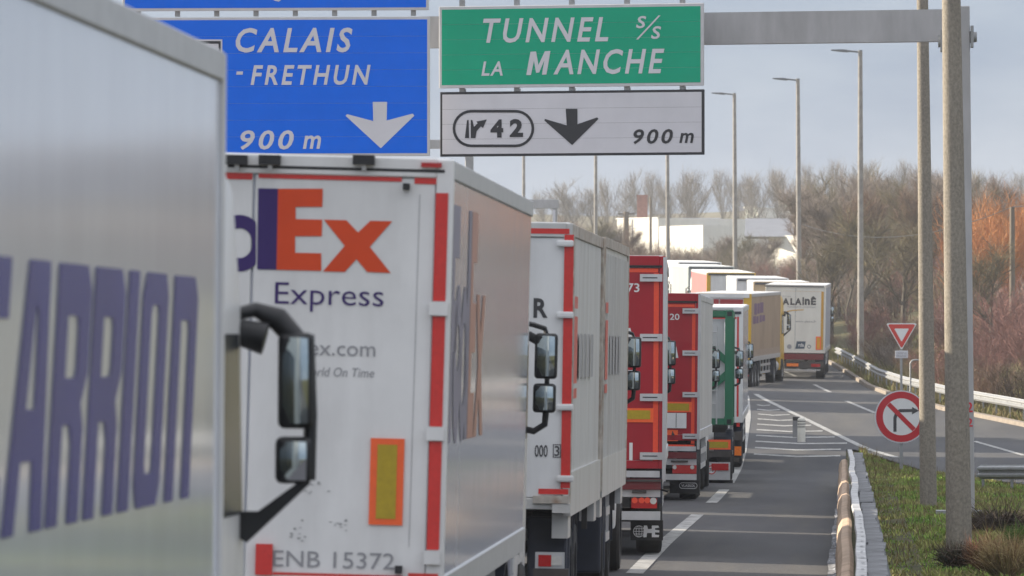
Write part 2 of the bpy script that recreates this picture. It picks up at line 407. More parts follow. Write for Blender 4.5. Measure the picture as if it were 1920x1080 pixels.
def guardrail(label, path, side, step, hgt=.62):
    g = tag(empty('guardrail', path[0]), label, 'guardrail'); o0 = Vector(path[0])
    loc = [(Vector(p) - o0) for p in path]
    beam('rail', [(p.x, p.y, p.z + hgt) for p in loc], side, m_galv, g)
    med = None; acc = 0
    for a, b in zip(loc, loc[1:]):
        Lg = (b - a).length
        while acc < Lg:
            p = a + (b - a) * (acc / Lg)
            if med is None:
                bm = bmesh.new(); bx(bm, -.03, .03, -.05, .05, -.3, hgt + .05); bx(bm, -.03 if side > 0 else -.09, .09 if side > 0 else .03, -.04, .04, hgt - .1, hgt + .1)
                po = fin('post', bm, m_galv, g); med = po.data
            else: po = link(bpy.data.objects.new('post', med), g)
            po.location = (p.x - side * .06, p.y, p.z); acc += step
        acc -= Lg
    return g
guardrail('long steel guardrail curving along the far side of the slip road', [(rr(y) + .5, y, G(rr(y) + .5, y)) for y in range(176, 372, 4)], -1, 4.0)
guardrail('short steel guardrail end beyond the concrete posts at the right edge', [tuple(P(1838 + 34 * i, 885 + .0 * i, 166 - 1.2 * i) - Vector((0, 0, .62))) for i in range(6)], -1, 2.0)

# ------------------------------------------------------------------ trucks
_me = {}
def wheel(parent, x, y, side, r=.5, w=.34):
    """side +1: outer face to the right"""
    if ('w', r, w) not in _me:
        bm = bmesh.new()
        prof = [(-w / 2, r * .60), (-w / 2, r * .94), (-w / 2 + .035, r), (w / 2 - .035, r), (w / 2, r * .94), (w / 2, r * .60)]
        n = 24; rings = [[bm.verts.new((a, b * math.cos(t), b * math.sin(t))) for t in [2 * math.pi * q / n for q in range(n)]] for a, b in prof]
        for A, B in zip(rings, rings[1:] + rings[:1]):
            for q in range(n): bm.faces.new((A[q], A[(q + 1) % n], B[(q + 1) % n], B[q]))
        t = fin('wheel', bm, m_rubber, parent, smooth=True); _me['w', r, w] = t.data
        bm = bmesh.new()
        prof = [(-.1, r * .61), (w / 2 - .03, r * .61), (w / 2 - .02, r * .55), (w / 2 - .1, r * .45), (w / 2 - .1, r * .28), (w / 2 - .02, r * .2), (w / 2 - .02, .02)]
        rings = [[bm.verts.new((a, b * math.cos(t), b * math.sin(t))) for t in [2 * math.pi * q / n for q in range(n)]] for a, b in prof]
        for A, B in zip(rings, rings[1:]):
            for q in range(n): bm.faces.new((A[q], A[(q + 1) % n], B[(q + 1) % n], B[q]))
        bm.faces.new(rings[-1])
        ri = fin('rim', bm, m_rim, t, smooth=True); _me['r', r, w] = ri.data
    else:
        t = link(bpy.data.objects.new('wheel', _me['w', r, w]), parent)
        ri = link(bpy.data.objects.new('rim', _me['r', r, w]), t)
    t.location = (x, y, r + .005)
    if side < 0: t.rotation_euler = (0, 0, math.pi)
    return t

class Truck:
    """root at the ground under the middle of the rear; +y runs to the front"""
    def __init__(s, name, label, cat, px, py, d, head=0.0, lean=1.0, HW=1.275, group=None, dz=0.0):
        X = P(px, py, d).x; zm = 2.8 + (655 - py) * d / FPX
        s.HW = HW
        gz = road_z(X - HW, d); hgt = zm - gz
        ln = math.radians(lean)
        ox = X - HW * math.cos(ln) - hgt * math.sin(ln)
        pit = math.atan2(zg(d + 12) - zg(d), 12)
        s.m = Matrix.Translation((ox, d, gz + dz)) @ Matrix.Rotation(math.radians(head), 4, 'Z') @ Matrix.Rotation(pit, 4, 'X') @ Matrix.Rotation(ln, 4, 'Y')
        s.inv = s.m.inverted()
        s.root = tag(empty(name, mat=s.m), label, cat, group)
    def _hit(s, px, py, axis, val):
        o = s.inv @ Vector((0, 0, CAMH)); dd = s.inv.to_3x3() @ ray(px, py)
        return o + dd * ((val - o[axis]) / dd[axis])
    def q(s, px, py, y=0.0):
        h = s._hit(px, py, 1, y); return h.x, h.z
    def qs(s, px, py):
        h = s._hit(px, py, 0, s.HW); return h.y, h.z
    def rear(s, e=.006): return lambda u, v: (u, -e, v)
    def side(s, e=.004): return lambda u, v: (s.HW + e, u, v)
    # rectangles and text on the rear given by measured image boxes
    def rr(s, name, a, b, c, d, mat, parent, e=.02, th=.0):
        u0, v1 = s.q(a, c); u1, v0 = s.q(b, d)
        if th:
            return box(name, u0, u1, -e - th, -e, v0, v1, mat, parent)
        return rect(name, u0, u1, v0, v1, mat, s.rear(e), parent)
    def rt(s, txt, a, b, c, d, mat, parent, e=.02, bold=0, shear=0, space=1, name='lettering'):
        u0, v1 = s.q(a, c); u1, v0 = s.q(b, d)
        return lay(name, text2d(txt, bold, shear, space), mat, s.rear(e), parent, (u0, u1, v0, v1))

    def chassis(s, L, z0, axles=(2.6, 3.9, 5.2), drive=True, wheels=True, matc=None, bumper=True, flap=True, dx=None):
        r = s.root; HW = s.HW; mc = matc or m_chassis
        bm = bmesh.new()
        for x in (-.5, .42): bx(bm, x, x + .1, .15, L - .3, z0 - .35, z0 - .02)
        for y in np.linspace(.6, L - 1, 8): bx(bm, -1.05, 1.05, y, y + .08, z0 - .14, z0 - .03)
        fin('chassis', bm, mc, r)
        for a in axles:
            for sd in (-1, 1): wheel(r, sd * (HW - .20), a, sd)
            tube('axle', [(-HW + .3, a, .5), (HW - .3, a, .5)], .07, mc, r)
        if axles:
            for sd in (-1, 1):
                x0 = sd * (HW - .03); x1 = sd * (HW - .42)
                for a in axles:
                    bm = bmesh.new()
                    pr = [(a + .62 * math.cos(t), .55 + .6 * math.sin(t)) for t in np.linspace(.25, math.pi - .25, 9)] + [(a + .59 * math.cos(t), .55 + .57 * math.sin(t)) for t in np.linspace(math.pi - .25, .25, 9)]
                    prism_x(bm, pr, min(x0, x1), max(x0, x1))
                    fin('mudguard', bm, m_navy, r)
        # side guard rails and landing gear
        for sd in (-1, 1):
            bm = bmesh.new(); x = sd * (HW - .05)
            ya = (axles[-1] + .8 if axles else 1.0)
            for z in (.55, .85): bx(bm, x - .015, x + .015, ya, L - 4.2, z, z + .1)
            for y in np.linspace(ya + .1, L - 4.4, 4): bx(bm, x - .03 - .02 * sd, x + .03 - .02 * sd, y, y + .05, .55, z0)
            fin('side_guard', bm, m_alu, r)
            box('landing_leg', sd * .8 - .06, sd * .8 + .06, L - 3.9, L - 3.78, .35, z0, mc, r)
    def tractor(s, L, cabm, mirror='twin', top=3.62, hw=1.13, six=False, fair=True, deflector=True, gap=.55):
        r = s.root; y0 = L + gap
        prof = [(y0, .95), (y0, 3.05), (y0 + .25, top - .12), (y0 + .8, top), (y0 + 1.5, top - .12), (y0 + 1.95, 3.0), (y0 + 2.25, 2.0), (y0 + 2.32, .95), (y0 + 2.32, .38), (y0 + 1.95, .33), (y0 + 1.9, .8), (y0 + 1.75, 1.05), (y0 + .75, 1.05), (y0 + .6, .8), (y0 + .55, .55), (y0, .55)]
        bm = bmesh.new(); prism_x(bm, prof, -hw, hw)
        cab = fin('cab', bm, cabm, r, bevel=.05, seg=2, smooth=True)
        for sd in (-1, 1):
            bm = bmesh.new(); x = sd * (hw + .004)
            prism_x(bm, [(y0 + .95, 2.05), (y0 + .95, 2.85), (y0 + 1.8, 2.85), (y0 + 2.05, 2.05)], min(x, x - sd * .02), max(x, x - sd * .02))
            fin('side_window', bm, m_sideglass, cab)
            bm = bmesh.new(); prism_x(bm, [(y0 + .87, 1.08), (y0 + .87, 2.95), (y0 + .9, 2.95), (y0 + .9, 1.08)], min(x, x - sd * .01), max(x, x - sd * .01)); fin('door_seam', bm, m_black, cab)
            if fair:
                prf = [(y0 - .62, 1.15), (y0 - .45, 3.55), (y0 + .1, 3.6), (y0 + .1, 1.15)]
                bm = bmesh.new(); prism_x(bm, prf, min(sd * (hw - .02), sd * (hw - .06)), max(sd * (hw - .02), sd * (hw - .06)))
                fin('side_fairing', bm, cabm, r, bevel=.015)
            wheel(r, sd * (hw - .13), y0 + 1.25, sd)
            wheel(r, sd * (hw - .16), y0 - 2.35, sd)
            if six: wheel(r, sd * (hw - .16), y0 - 1.05, sd)
            bm = bmesh.new(); a = y0 - 2.35
            pr = [(a + .66 * math.cos(t), .52 + .62 * math.sin(t)) for t in np.linspace(-.1, math.pi + .1, 12)] + [(a + .62 * math.cos(t), .52 + .58 * math.sin(t)) for t in np.linspace(math.pi + .1, -.1, 12)]
            prism_x(bm, pr, min(sd * (hw - .38), sd * (hw + .03)), max(sd * (hw - .38), sd * (hw + .03))); fin('rear_fender', bm, m_navy, r)
            tube('fuel_tank', [(sd * (hw - .27), y0 - 1.6, .72), (sd * (hw - .27), y0 - .1, .72)], .27, m_alu, r, n=14)
            # mirrors
            s.mirror(cab, sd, y0 + 1.95, mirror, hw)
        box('windscreen', -hw + .12, hw - .12, y0 + 2.08, y0 + 2.26, 2.1, 2.9, m_glass, cab, bevel=.03)
        box('bumper', -hw, hw, y0 + 2.2, y0 + 2.4, .32, .85, m_alu, cab, bevel=.04)
        bm = bmesh.new()
        for x in (-.45, .35): bx(bm, x, x + .1, y0 - 3.0, y0 + 2.0, .75, .95)
        fin('tractor_frame', bm, m_chassis, r)
        return cab
    def mirror(s, cab, sd, y, kind, hw):
        was = set(c.name for c in cab.children); s._mirror(cab, sd, y, kind, hw)
        sh = (hw - 1.09) if kind == 'twin' else .105
        for c in list(cab.children):
            if c.name not in was: c.location.x += sd * sh
    def _mirror(s, cab, sd, y, kind, hw):
        def hsg(name, x0, x1, z0, z1, dep=.13):
            bm = bmesh.new(); bx(bm, min(sd * x0, sd * x1), max(sd * x0, sd * x1), y, y + dep, z0, z1)
            return fin(name, bm, m_black, cab, bevel=.035, seg=3, smooth=True)
        def gls(x0, x1, z0, z1, par=None):
            e = .022
            na, nb = 6, 9; vs = []; fs = []; xm = (x0 + x1) / 2; zm = (z0 + z1) / 2
            for j in range(nb):
                for i in range(na):
                    uu = -1 + 2 * i / (na - 1); ww = -1 + 2 * j / (nb - 1)
                    vs.append((sd * (xm + uu * ((x1 - x0) / 2 - e) * (1 - .05 * ww * ww)), y - .012 + .006 * uu * uu + .010 * ww * ww - uu * .004, zm + ww * ((z1 - z0) / 2 - e) * (1 - .03 * uu * uu)))
            for j in range(nb - 1):
                for i in range(na - 1):
                    q4 = (j * na + i, j * na + i + 1, (j + 1) * na + i + 1, (j + 1) * na + i); fs.append(q4 if sd > 0 else q4[::-1])
            return mk('mirror_glass', vs, fs, m_mirror, cab, smooth=True)
        xi = 1.05 if kind == 'twin' else 1.04
        if kind == 'twin':
            hsg('mirror_housing', 1.14, 1.335, 2.56, 2.95); gls(1.14, 1.335, 2.56, 2.95)
            hsg('mirror_housing', 1.135, 1.33, 2.27, 2.52); gls(1.135, 1.33, 2.27, 2.52)
            tube('mirror_arm', [(sd * xi, y, 3.03), (sd * 1.12, y + .05, 3.02), (sd * 1.22, y + .07, 2.99), (sd * 1.24, y + .07, 2.93)], .022, m_black, cab, n=6)
            tube('mirror_arm', [(sd * 1.25, y + .07, 2.6), (sd * 1.25, y + .07, 2.45)], .022, m_black, cab, n=6)
            tube('mirror_arm', [(sd * xi, y, 2.13), (sd * 1.15, y + .04, 2.11), (sd * 1.24, y + .07, 2.17), (sd * 1.25, y + .07, 2.3)], .03, m_black, cab, n=6)
            bm = bmesh.new(); bx(bm, min(sd * 1.06, sd * 1.24), max(sd * 1.06, sd * 1.24), y + .05, y + .16, 2.86, 2.94)
            bmesh.ops.rotate(bm, cent=(sd * 1.14, y, 2.92), matrix=Matrix.Rotation(sd * rad(28), 3, 'Y'), verts=bm.verts)
            fin('kerb_mirror', bm, m_black, cab, bevel=.03, seg=2, smooth=True)
        else:
            hsg('mirror_housing', 1.225, 1.385, 2.43, 2.86, .09); gls(1.225, 1.385, 2.43, 2.86)
            hsg('mirror_housing', 1.215, 1.38, 2.185, 2.395, .09); gls(1.215, 1.38, 2.185, 2.395)
            tube('mirror_arm', [(sd * 1.355, y + .06, 2.85), (sd * 1.37, y + .06, 2.5), (sd * 1.365, y + .06, 2.2)], .03, m_black, cab, n=8)
            tube('mirror_arm', [(sd * xi, y, 2.94), (sd * 1.12, y + .04, 2.96), (sd * 1.22, y + .06, 2.92), (sd * 1.3, y + .06, 2.83)], [.03, .035, .055, .05], m_black, cab, n=10)
            tube('mirror_motor', [(sd * (xi + .01), y, 2.86), (sd * (xi + .13), y, 2.83)], [.06, .075], m_black, cab, n=12)
            bm = bmesh.new(); a = [(xi - .02, 1.96), (xi + .02, 2.06), (xi + .1, 2.06), (1.33, 2.2), (1.375, 2.19), (xi + .05, 1.92)]
            prism_y(bm, [(sd * x, z) for x, z in a], y + .02, y + .09); fin('mirror_bracket', bm, m_black, cab)
            mk('mirror_decal', [(sd * 1.27, y - .014, 2.2), (sd * 1.357, y - .014, 2.2), (sd * 1.357, y - .014, 2.3)], [(0, 1, 2)] if sd > 0 else [(2, 1, 0)], m_textgrey, cab)
    def box_body(s, L, z0, z1, mside, mrear, mroof=None, trim=None, ribs=0, rib=.02):
        r = s.root; HW = s.HW
        bm = bmesh.new()
        if ribs:
            ys = []; w = L / ribs
            for k in range(ribs): ys += [(k * w, 0), (k * w + w * .35, 0), (k * w + w * .5, -rib), (k * w + w * .85, -rib)]
            ys.append((L, 0))
            n = len(ys)
            va = [bm.verts.new((HW + o, y, z0)) for y, o in ys]; vb = [bm.verts.new((HW + o, y, z1)) for y, o in ys]
            vc = [bm.verts.new((-HW - o, y, z0)) for y, o in ys]; vd = [bm.verts.new((-HW - o, y, z1)) for y, o in ys]
            for k in range(n - 1):
                bm.faces.new((va[k], va[k + 1], vb[k + 1], vb[k])); bm.faces.new((vc[k + 1], vc[k], vd[k], vd[k + 1]))
                bm.faces.new((vb[k], vb[k + 1], vd[k + 1], vd[k])); bm.faces.new((va[k + 1], va[k], vc[k], vc[k + 1]))
            bm.faces.new((va[0], vb[0], vd[0], vc[0])); bm.faces.new((va[-1], vc[-1], vd[-1], vb[-1]))
        else: bx(bm, -HW, HW, 0, L, z0, z1)
        body = fin('trailer_body', bm, mside, r, bevel=0 if ribs else .012)
        t = trim or m_alu
        for sd in (-1, 1):
            x0 = sd * (HW - .04); x1 = sd * (HW + .016)
            box('roof_rail', min(x0, x1), max(x0, x1), .03, L + .003, z1 - .11, z1 + .015, t, body, bevel=.008)
            box('floor_rail', min(x0, x1), max(x0, x1), .03, L + .003, z0 - .04, z0 + .15, t, body, bevel=.008)
        if mroof: box('roof', -HW + .02, HW - .02, .01, L - .01, z1 + .002, z1 + .03, mroof, body, bevel=.01)
        return body
    def rear_frame(s, z0, z1, mfr, mdoor, parent, post=.09, head=.16, sill=.1, proud=.05, doors=True):
        HW = s.HW
        for sd in (-1, 1):
            x0 = sd * (HW - post); x1 = sd * (HW + .012)
            box('corner_post', min(x0, x1), max(x0, x1), -proud, .05, z0 - .05, z1 + .02, mfr, s.root, bevel=.008)
        box('header', -HW + post, HW - post, -proud, .04, z1 - head, z1 + .025, mfr, s.root, bevel=.008)
        box('sill', -HW + post, HW - post, -proud, .04, z0 - .05, z0 + sill, mfr, s.root, bevel=.008)
        ds = []
        for sd in (-1, 1):
            x0 = sd * .008; x1 = sd * (HW - post - .006)
            ds.append(box('door', min(x0, x1), max(x0, x1), -.03, -.002, z0 + sill + .006, z1 - head - .006, mdoor, s.root, bevel=.006))
        return ds
#PART3
QU = 'trucks queuing on the motorway'
ART = 'articulated_truck'
def lamps(t, name, a, b, c, d, parent, mat=None, e=.06):
    return t.rr(name, a, b, c, d, mat or m_lamp, parent, e=e, th=.04)

# --- 1: white box trailer with purple side lettering, nearest on the left
t = Truck(ART, 'white box trailer with large purple side lettering, nearest truck at the left edge', 'truck', 1600 - 2.605 * FPX / 17.8, 400, 17.8, 0, .4, group=QU)
L = 13.62
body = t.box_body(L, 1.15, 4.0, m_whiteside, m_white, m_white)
t.rear_frame(1.15, 4.0, m_alu, m_white, body)
box('front_post', t.HW - .1, t.HW + .02, L + .004, L + .06, 1.15, 4.01, m_white, t.root, bevel=.01)
# condensed slanted capitals, one mesh per letter: loops in a unit cell
T_ = .30
GLY = {
 'C': [[(1, 1), (.12, 1), (0, .9), (0, .1), (.12, 0), (1, 0), (1, .22), (.38, .22), (.34, .26), (.34, .74), (.38, .78), (1, .78)]],
 'A': [[(.30, 1), (.86, 1), (1.0, 0), (.68, 0), (.64, .26), (.36, .26), (.28, 0), (-.02, 0)], [(.42, .45), (.62, .45), (.60, .80), (.54, .84)]],
 'R': [[(0, 1), (.86, 1), (1, .9), (1, .58), (.84, .46), (.94, .36), (.94, 0), (.60, 0), (.60, .30), (.52, .38), (.34, .38), (.34, 0), (0, 0)], [(.34, .80), (.34, .56), (.60, .56), (.64, .60), (.64, .76), (.60, .80)]],
 'I': [[(0, 1), (.40, 1), (.40, 0), (0, 0)]],
 'O': [[(.12, 1), (.88, 1), (1, .9), (1, .1), (.88, 0), (.12, 0), (0, .1), (0, .9)], [(.36, .82), (.36, .18), (.40, .14), (.60, .14), (.64, .18), (.64, .82), (.60, .86), (.40, .86)]],
 'N': [[(0, 1), (.84, 1), (1, .9), (1, 0), (.66, 0), (.66, .76), (.62, .80), (.34, .80), (.34, 0), (0, 0)]]}
y = 21.35 - 17.8
lt_pos = [('C', 21.75, 1.2), ('A', 23.12, 1.15), ('R', 24.37, 1.12), ('R', 25.58, 1.12), ('I', 26.8, 1.05), ('O', 27.38, 1.05), ('N', 28.66, 1.08)]
for ch, yy, w in lt_pos:
    y0 = yy - 17.8 + .27
    loops = [[(y0 + w * px_ + .42 * pz_, 2.20 + .87 * pz_) for px_, pz_ in lp] for lp in GLY[ch]]
    lay('lettering', fill_loops(loops), m_carpurple, t.side(.004), body)
t.chassis(L, 1.15)
cab = t.tractor(L, m_white, 'loop', hw=1.165)
for zz in np.linspace(2.08, 2.24, 6): box('antenna_rib', 1.05, 1.13, L + 2.2, L + 2.24, zz, zz + .016, m_black, cab)

# --- 2: courier trailer with purple and orange logo
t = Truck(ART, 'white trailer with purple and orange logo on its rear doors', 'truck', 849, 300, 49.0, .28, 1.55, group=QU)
L = 13.6
body = t.box_body(L, 1.2, 4.01, m_whiteside, m_white, m_white)
dl, dr = t.rear_frame(1.2, 4.01, m_white, m_white, body, post=.10, head=.10)
E = .036
def px_loops(tr, loops): return [[tr.q(a, b) for a, b in lp] for lp in loops]
def logo(name, loops, mat, par, e=E): return lay(name, fill_loops(px_loops(t, loops)), mat, t.rear(e), par)
logo('logo_letter', [[(522, 354), (606, 354), (605, 388), (555, 388), (555, 411), (605, 412), (604, 443), (554, 443), (554, 474), (603, 475), (603, 508), (519, 506)]], m_logoorange, dr)
logo('logo_letter', [[(608, 412), (650, 413), (672, 436), (695, 414), (736, 415), (694, 463), (733, 512), (689, 510), (669, 486), (647, 510), (606, 509), (647, 461)]], m_logoorange, dr)
logo('logo_letter', [[(485, 353), (522, 354), (519, 506), (483, 505)]], m_purple, dr)
logo('logo_letter', [[(min(x_, 480.5), y_) for x_, y_ in disc_loop(450, 456, 46, 53, 36)], disc_loop(450, 456, 24, 28)], m_purple, dl)
logo('logo_letter', [[(391, 456)] + disc_loop(352, 456, 46, 52, 30, .1, 5.9) + [(360, 470), (391, 470)], disc_loop(350, 440, 18, 12)], m_purple, dl, E)
logo('logo_letter', [[(210, 352), (295, 352), (295, 386), (248, 386), (248, 411), (290, 411), (290, 444), (247, 444), (247, 504), (210, 504)]], m_purple, dl)
t.rt('Express', 517, 719, 529, 588, m_purple, dr, E, bold=-.004)
t.rt('fedex.com', 526, 704, 635, 669, m_textgrey, dr, E)
t.rt('The World On Time', 524, 702, 686, 708, m_textgrey, dr, E, shear=.2)
t.rt('ENB 15372', 513, 740, 1031, 1068, m_textgrey, dr, E)
for a, b, c, d, p in ((486, 754, 324, 341, dr), (300, 474, 319, 337, dl), (778, 821, 331, 346, dr)): t.rr('reflective_tape', a, b, c, d, m_tape, p, E)
for c, d, o in ((362, 565, 0), (593, 800, -6), (827, 1031, -12)):
    t.rr('reflective_tape', 818 + o, 836 + o, c, d, m_tape, dr, .058)
t.rr('reflective_tape', 512, 756, 1072, 1084, m_tape, dr, .054); t.rr('reflective_tape', 766, 822, 1074, 1086, m_tape, dr, .054)
mp_ = t.rr('marker_plate', 696, 755, 821, 985, m_orange, dr, E, th=.008); t.rr('marker_panel', 709, 742, 833, 973, m_yellow, mp_, E + .012)
for c in (566, 800, 1032): t.rr('hinge', 806 - (c - 566) * .022, 840 - (c - 566) * .03, c, c + 26, m_white, dr, .05, th=.035)
for x in (446, 508, 684):
    t.rr('header_hinge', x - 20, x + 20, 291, 310, m_black, dr, .05, th=.09); t.rr('hinge_pin', x - 4, x + 4, 308, 320, m_alu, dr, .05, th=.04)
t.rr('door_seal', 428, 835, 314, 319, m_black, dr, .052)
t.rr('header_lamp', 791, 829, 305, 315, m_lamp, dr, .05, th=.03)
t.rr('door_buffer', 757, 769, 344, 357, m_black, dr, E, th=.06); t.rr('door_buffer', 742, 755, 1060, 1075, m_black, dr, E, th=.06)
t.rr('rear_reflector', 481, 511, 1019, 1078, m_tape, dr, E, th=.03)
m_scuff = M('scuff', (.40, .40, .40), .8, var=.6, scale=25)
for k in range(26):
    cx_, cy_ = random.choice(((588, 917), (594, 970), (640, 985), (560, 1000))); cx_ += random.gauss(0, 9); cy_ += random.gauss(0, 8); a0_ = random.random() * 6
    lp = [(cx_ + random.uniform(.5, 3.4) * math.cos(a0_ + q5) * 1.6, cy_ + random.uniform(.5, 2.6) * math.sin(a0_ + q5)) for q5 in (0, .9, 1.9, 2.8, 3.9, 5.1)]
    logo('scuff_mark', [lp], m_scuff, dr)
logo('panel_seam', [[(787, 365), (788.5, 365), (768, 1025), (766.5, 1025)]], M('seam_grey', (.42, .42, .43), .6), dr)
# side logo: same five letters, long along the wall
mapS = t.side(.004)
def side_loops(loops, y0, sy, z0, sz): return [[(y0 + a * sy, z0 + b * sz) for a, b in lp] for lp in loops]
SL = {'F': [[(0, 0), (.18, 0), (.18, .38), (.42, .38), (.42, .6), (.18, .6), (.18, .78), (.48, .78), (.48, 1), (0, 1)]],
      'e': [disc_loop(.5, .33, .26, .34), disc_loop(.5, .40, .12, .10)], 'd': [disc_loop(.95, .33, .24, .34), disc_loop(.95, .33, .12, .18)], 'l': [[(1.12, 0), (1.32, 0), (1.32, 1), (1.12, 1)]],
      'E': [[(1.34, 0), (1.8, 0), (1.8, .2), (1.52, .2), (1.52, .38), (1.8, .38), (1.8, .6), (1.52, .6), (1.52, .78), (1.8, .78), (1.8, 1), (1.34, 1)]],
      'x': [[(1.82, 0), (2.05, 0), (2.18, .18), (2.31, 0), (2.55, 0), (2.3, .32), (2.54, .64), (2.31, .64), (2.18, .46), (2.05, .64), (1.82, .64), (2.06, .32)]]}
m_sheenorange = M('sheen_greyed_orange', (.46, .22, .17), .35, var=.1, spec=.2); m_sheenpurple = M('sheen_greyed_purple', (.21, .20, .29), .35, var=.1, spec=.2)  # logo colours greyed to carry the wall's reflection in the base colour
for kx, gl in SL.items(): lay('logo_letter', fill_loops(side_loops(gl, .25, 2.0, 2.2, 1.55)), m_sheenorange if kx in 'Ex' else m_sheenpurple, mapS, body)
t.chassis(L, 1.2)
cabF = t.tractor(L, paint('cab_white', (.66, .66, .66), .25), 'twin', hw=1.19)
for z in (.62, .95): box('mud_flap', .75, 1.24, L - 2.0, L - 1.95, z - .3, z + .02, m_white, t.root, bevel=.01)
box('side_skirt', 1.08, 1.16, L - .7, L + .5, .35, 1.1, paint('skirt_navy', (.10, .12, .2), .3), t.root, bevel=.02)

# --- 3: two white swap bodies with a red rear border
t = Truck('drawbar_truck', 'white drawbar truck with two ribbed swap bodies and a red border on its rear doors', 'truck', 1072, 430, 75.6, 0, .9, group=QU)
Lb = 9.1
m_rib = M('swap_body_white', (.58, .58, .57), .3, var=.08, scale=1.5, stretch=(1, 3, .2), dirt=(.24, .17, .10), damt=.35, dscale=2.5, dstretch=(1, 2, .15))
body = t.box_body(Lb, 1.25, 4.02, m_rib, m_white, m_white, trim=m_rusty, ribs=22)
t2 = []
z0, z1 = 1.25, 4.02
bm = bmesh.new(); HW = t.HW; ys = []
r2 = empty('dummy'); bpy.data.objects.remove(r2)
b2 = box('front_swap_body', -HW, HW, Lb + .45, 2 * Lb + .4, z0, z1, m_rib, t.root, bevel=.01)
for k in range(20):
    y = Lb + .75 + k * .44
    box('rib', HW - .01, HW + .022, y, y + .2, z0 + .3, z1 - .15, m_rib, b2)
for yy in (.0, Lb - .12, Lb + .45, 2 * Lb + .28):
    box('corner_post', HW - .1, HW + .03, yy + .002, yy + .12, z0 - .05, z1 + .02, m_rusty, t.root, bevel=.01)
for yy in (Lb + .45,):
    box('roof_rail', HW - .05, HW + .026, yy + .12, yy + Lb - .12, z1 - .08, z1 + .03, m_rusty, t.root)
for yy in (0, Lb + .45):
    box('floor_rail', HW - .05, HW + .026, yy + .13, yy + Lb - .13, z0 - .12, z0 + .32, m_rib, t.root)
    for q_ in range(2):
        box('support_leg', HW - .10, HW - .04, yy + 1.6 + q_ * 5.2, yy + 1.66 + q_ * 5.2, .85, z0 - .1, m_chassis, t.root)
        box('leg_brace', HW - .16, HW, yy + .2 + q_ * 7.6, yy + .9 + q_ * 7.6, z0 - .34, z0 - .1, m_rib, t.root)
dl, dr = t.rear_frame(z0, z1, m_rib, m_white, body, post=.05, head=.12, sill=.06)
for a, b, c, d in ((996, 1068, 428, 439), (1059, 1069, 440, 915), (1010, 1066, 916, 927)): t.rr('reflective_tape', a, b, c, d, m_tape, dr, .053)
for c in (450, 584, 757, 891):
    u0, v1 = t.q(1044, c); u1, v0 = t.q(1076, c + 13)
    box('hinge', u0, u1, -.09, -.04, v0, v1, m_rusty if c > 1000 else m_white, dr, bevel=.02, seg=2)
t.rt('R', 1001, 1027, 559, 596, m_textdark, dr, E, bold=.03)
t.rt('000', 1003, 1027, 834, 857, m_textdark, dr, E, bold=.01)
t.rt('3', 1040, 1049, 836, 855, m_textdark, dr, E, bold=.01)
lay('number_box', fill_loops(px_loops(t, [[(1037, 833), (1052, 833), (1052, 858), (1037, 858)], [(1038.5, 834.5), (1050.5, 834.5), (1050.5, 856.5), (1038.5, 856.5)]])), m_textdark, t.rear(E), dr)
t.rr('rusty_sill', 1000, 1066, 929, 944, m_rusty, t.root, .03, th=.08)
t.rr('underrun_bracket', 1036, 1070, 944, 962, m_rib, t.root, .0, th=.1)
tl = t.rr('tail_light', 1004, 1058, 1035, 1066, m_alu, t.root, -.05, th=.1)
t.rr('lens', 1010, 1034, 1040, 1062, m_lamp, tl, .055, th=.01); t.rr('lens', 1034, 1054, 1042, 1060, m_lampclear, tl, .055, th=.01)
t.rr('bumper', 1000, 1066, 1066, 1082, m_chassis, t.root, -.1, th=.15)
for yy in (1.2, 2.0, Lb + 2.4, Lb + 3.8):
    box('mudguard', HW - .42, HW - .02, yy - .62, yy - .5, .25, 1.12, m_navy, t.root, bevel=.03, seg=2)
mkS = t.side(.03)
for y0, yy in ((.3, 0), (.3, Lb + .45)):
    for z0_, z1_ in ((3.2, 3.32), (2.45, 3.12), (2.3, 2.4)):
        rect('side_print', yy + y0, yy + y0 + .9, z0_, z1_, m_tape, mkS, body)
    for q_ in range(4): rect('side_print', yy + 1.9 + q_ * 1.1, yy + 2.6 + q_ * 1.1, 2.5, 2.95, M('side_print_grey', (.30, .30, .32), .4, var=.1), mkS, body)
t.chassis(2 * Lb + .4, 1.13, axles=(1.9, 3.2, Lb + 3.2))
t.tractor(2 * Lb + .4, m_white, 'twin', hw=1.15)

# --- 4 and 5: red trailers
def red_trailer(label, px, py, d, head, lean, mside):
    t = Truck(ART, label, 'truck', px, py, d, head, lean, group=QU)
    body = t.box_body(13.6, 1.22, 4.02, mside, m_red, m_silver, trim=m_silver)
    ds = t.rear_frame(1.22, 4.02, m_red, m_red, body, post=.07, head=.13, sill=.06)
    box('corner_trim', t.HW - .02, t.HW + .03, -.055, .12, 1.0, 4.03, m_silver, t.root)
    return t, body, ds
def hinges(t, par, rows, a, b, h):
    for c in rows:
        hg = t.rr('hinge', a, b, c, c + h, m_silver, par, .05, th=.03)
        t.rr('hinge_slot', a + (b - a) * .12, b - (b - a) * .22, c + h * .42, c + h * .58, m_black, hg, .083)
t, body, (dl, dr) = red_trailer('red trailer with white number 73 and globe mudflap', 1246, 560, 103, 1.2, .35, m_silver)
t.rr('header_band', 1150, 1242, 497, 502, m_black, dr, .054)
for a, b, c, d in ((1150, 1234, 503, 511), (1226, 1235, 512, 865), (1150, 1235, 866, 877)): t.rr('reflective_tape', a, b, c, d, m_tapebright, dr, E)
t.rr('door_gap', 1236, 1240, 503, 880, m_black, dr, .04)
hinges(t, dr, (514, 626, 738, 848), 1200, 1242, 14)
t.rt('73', 1176, 1199, 531, 548, m_textwhite, dr, E, bold=.015)
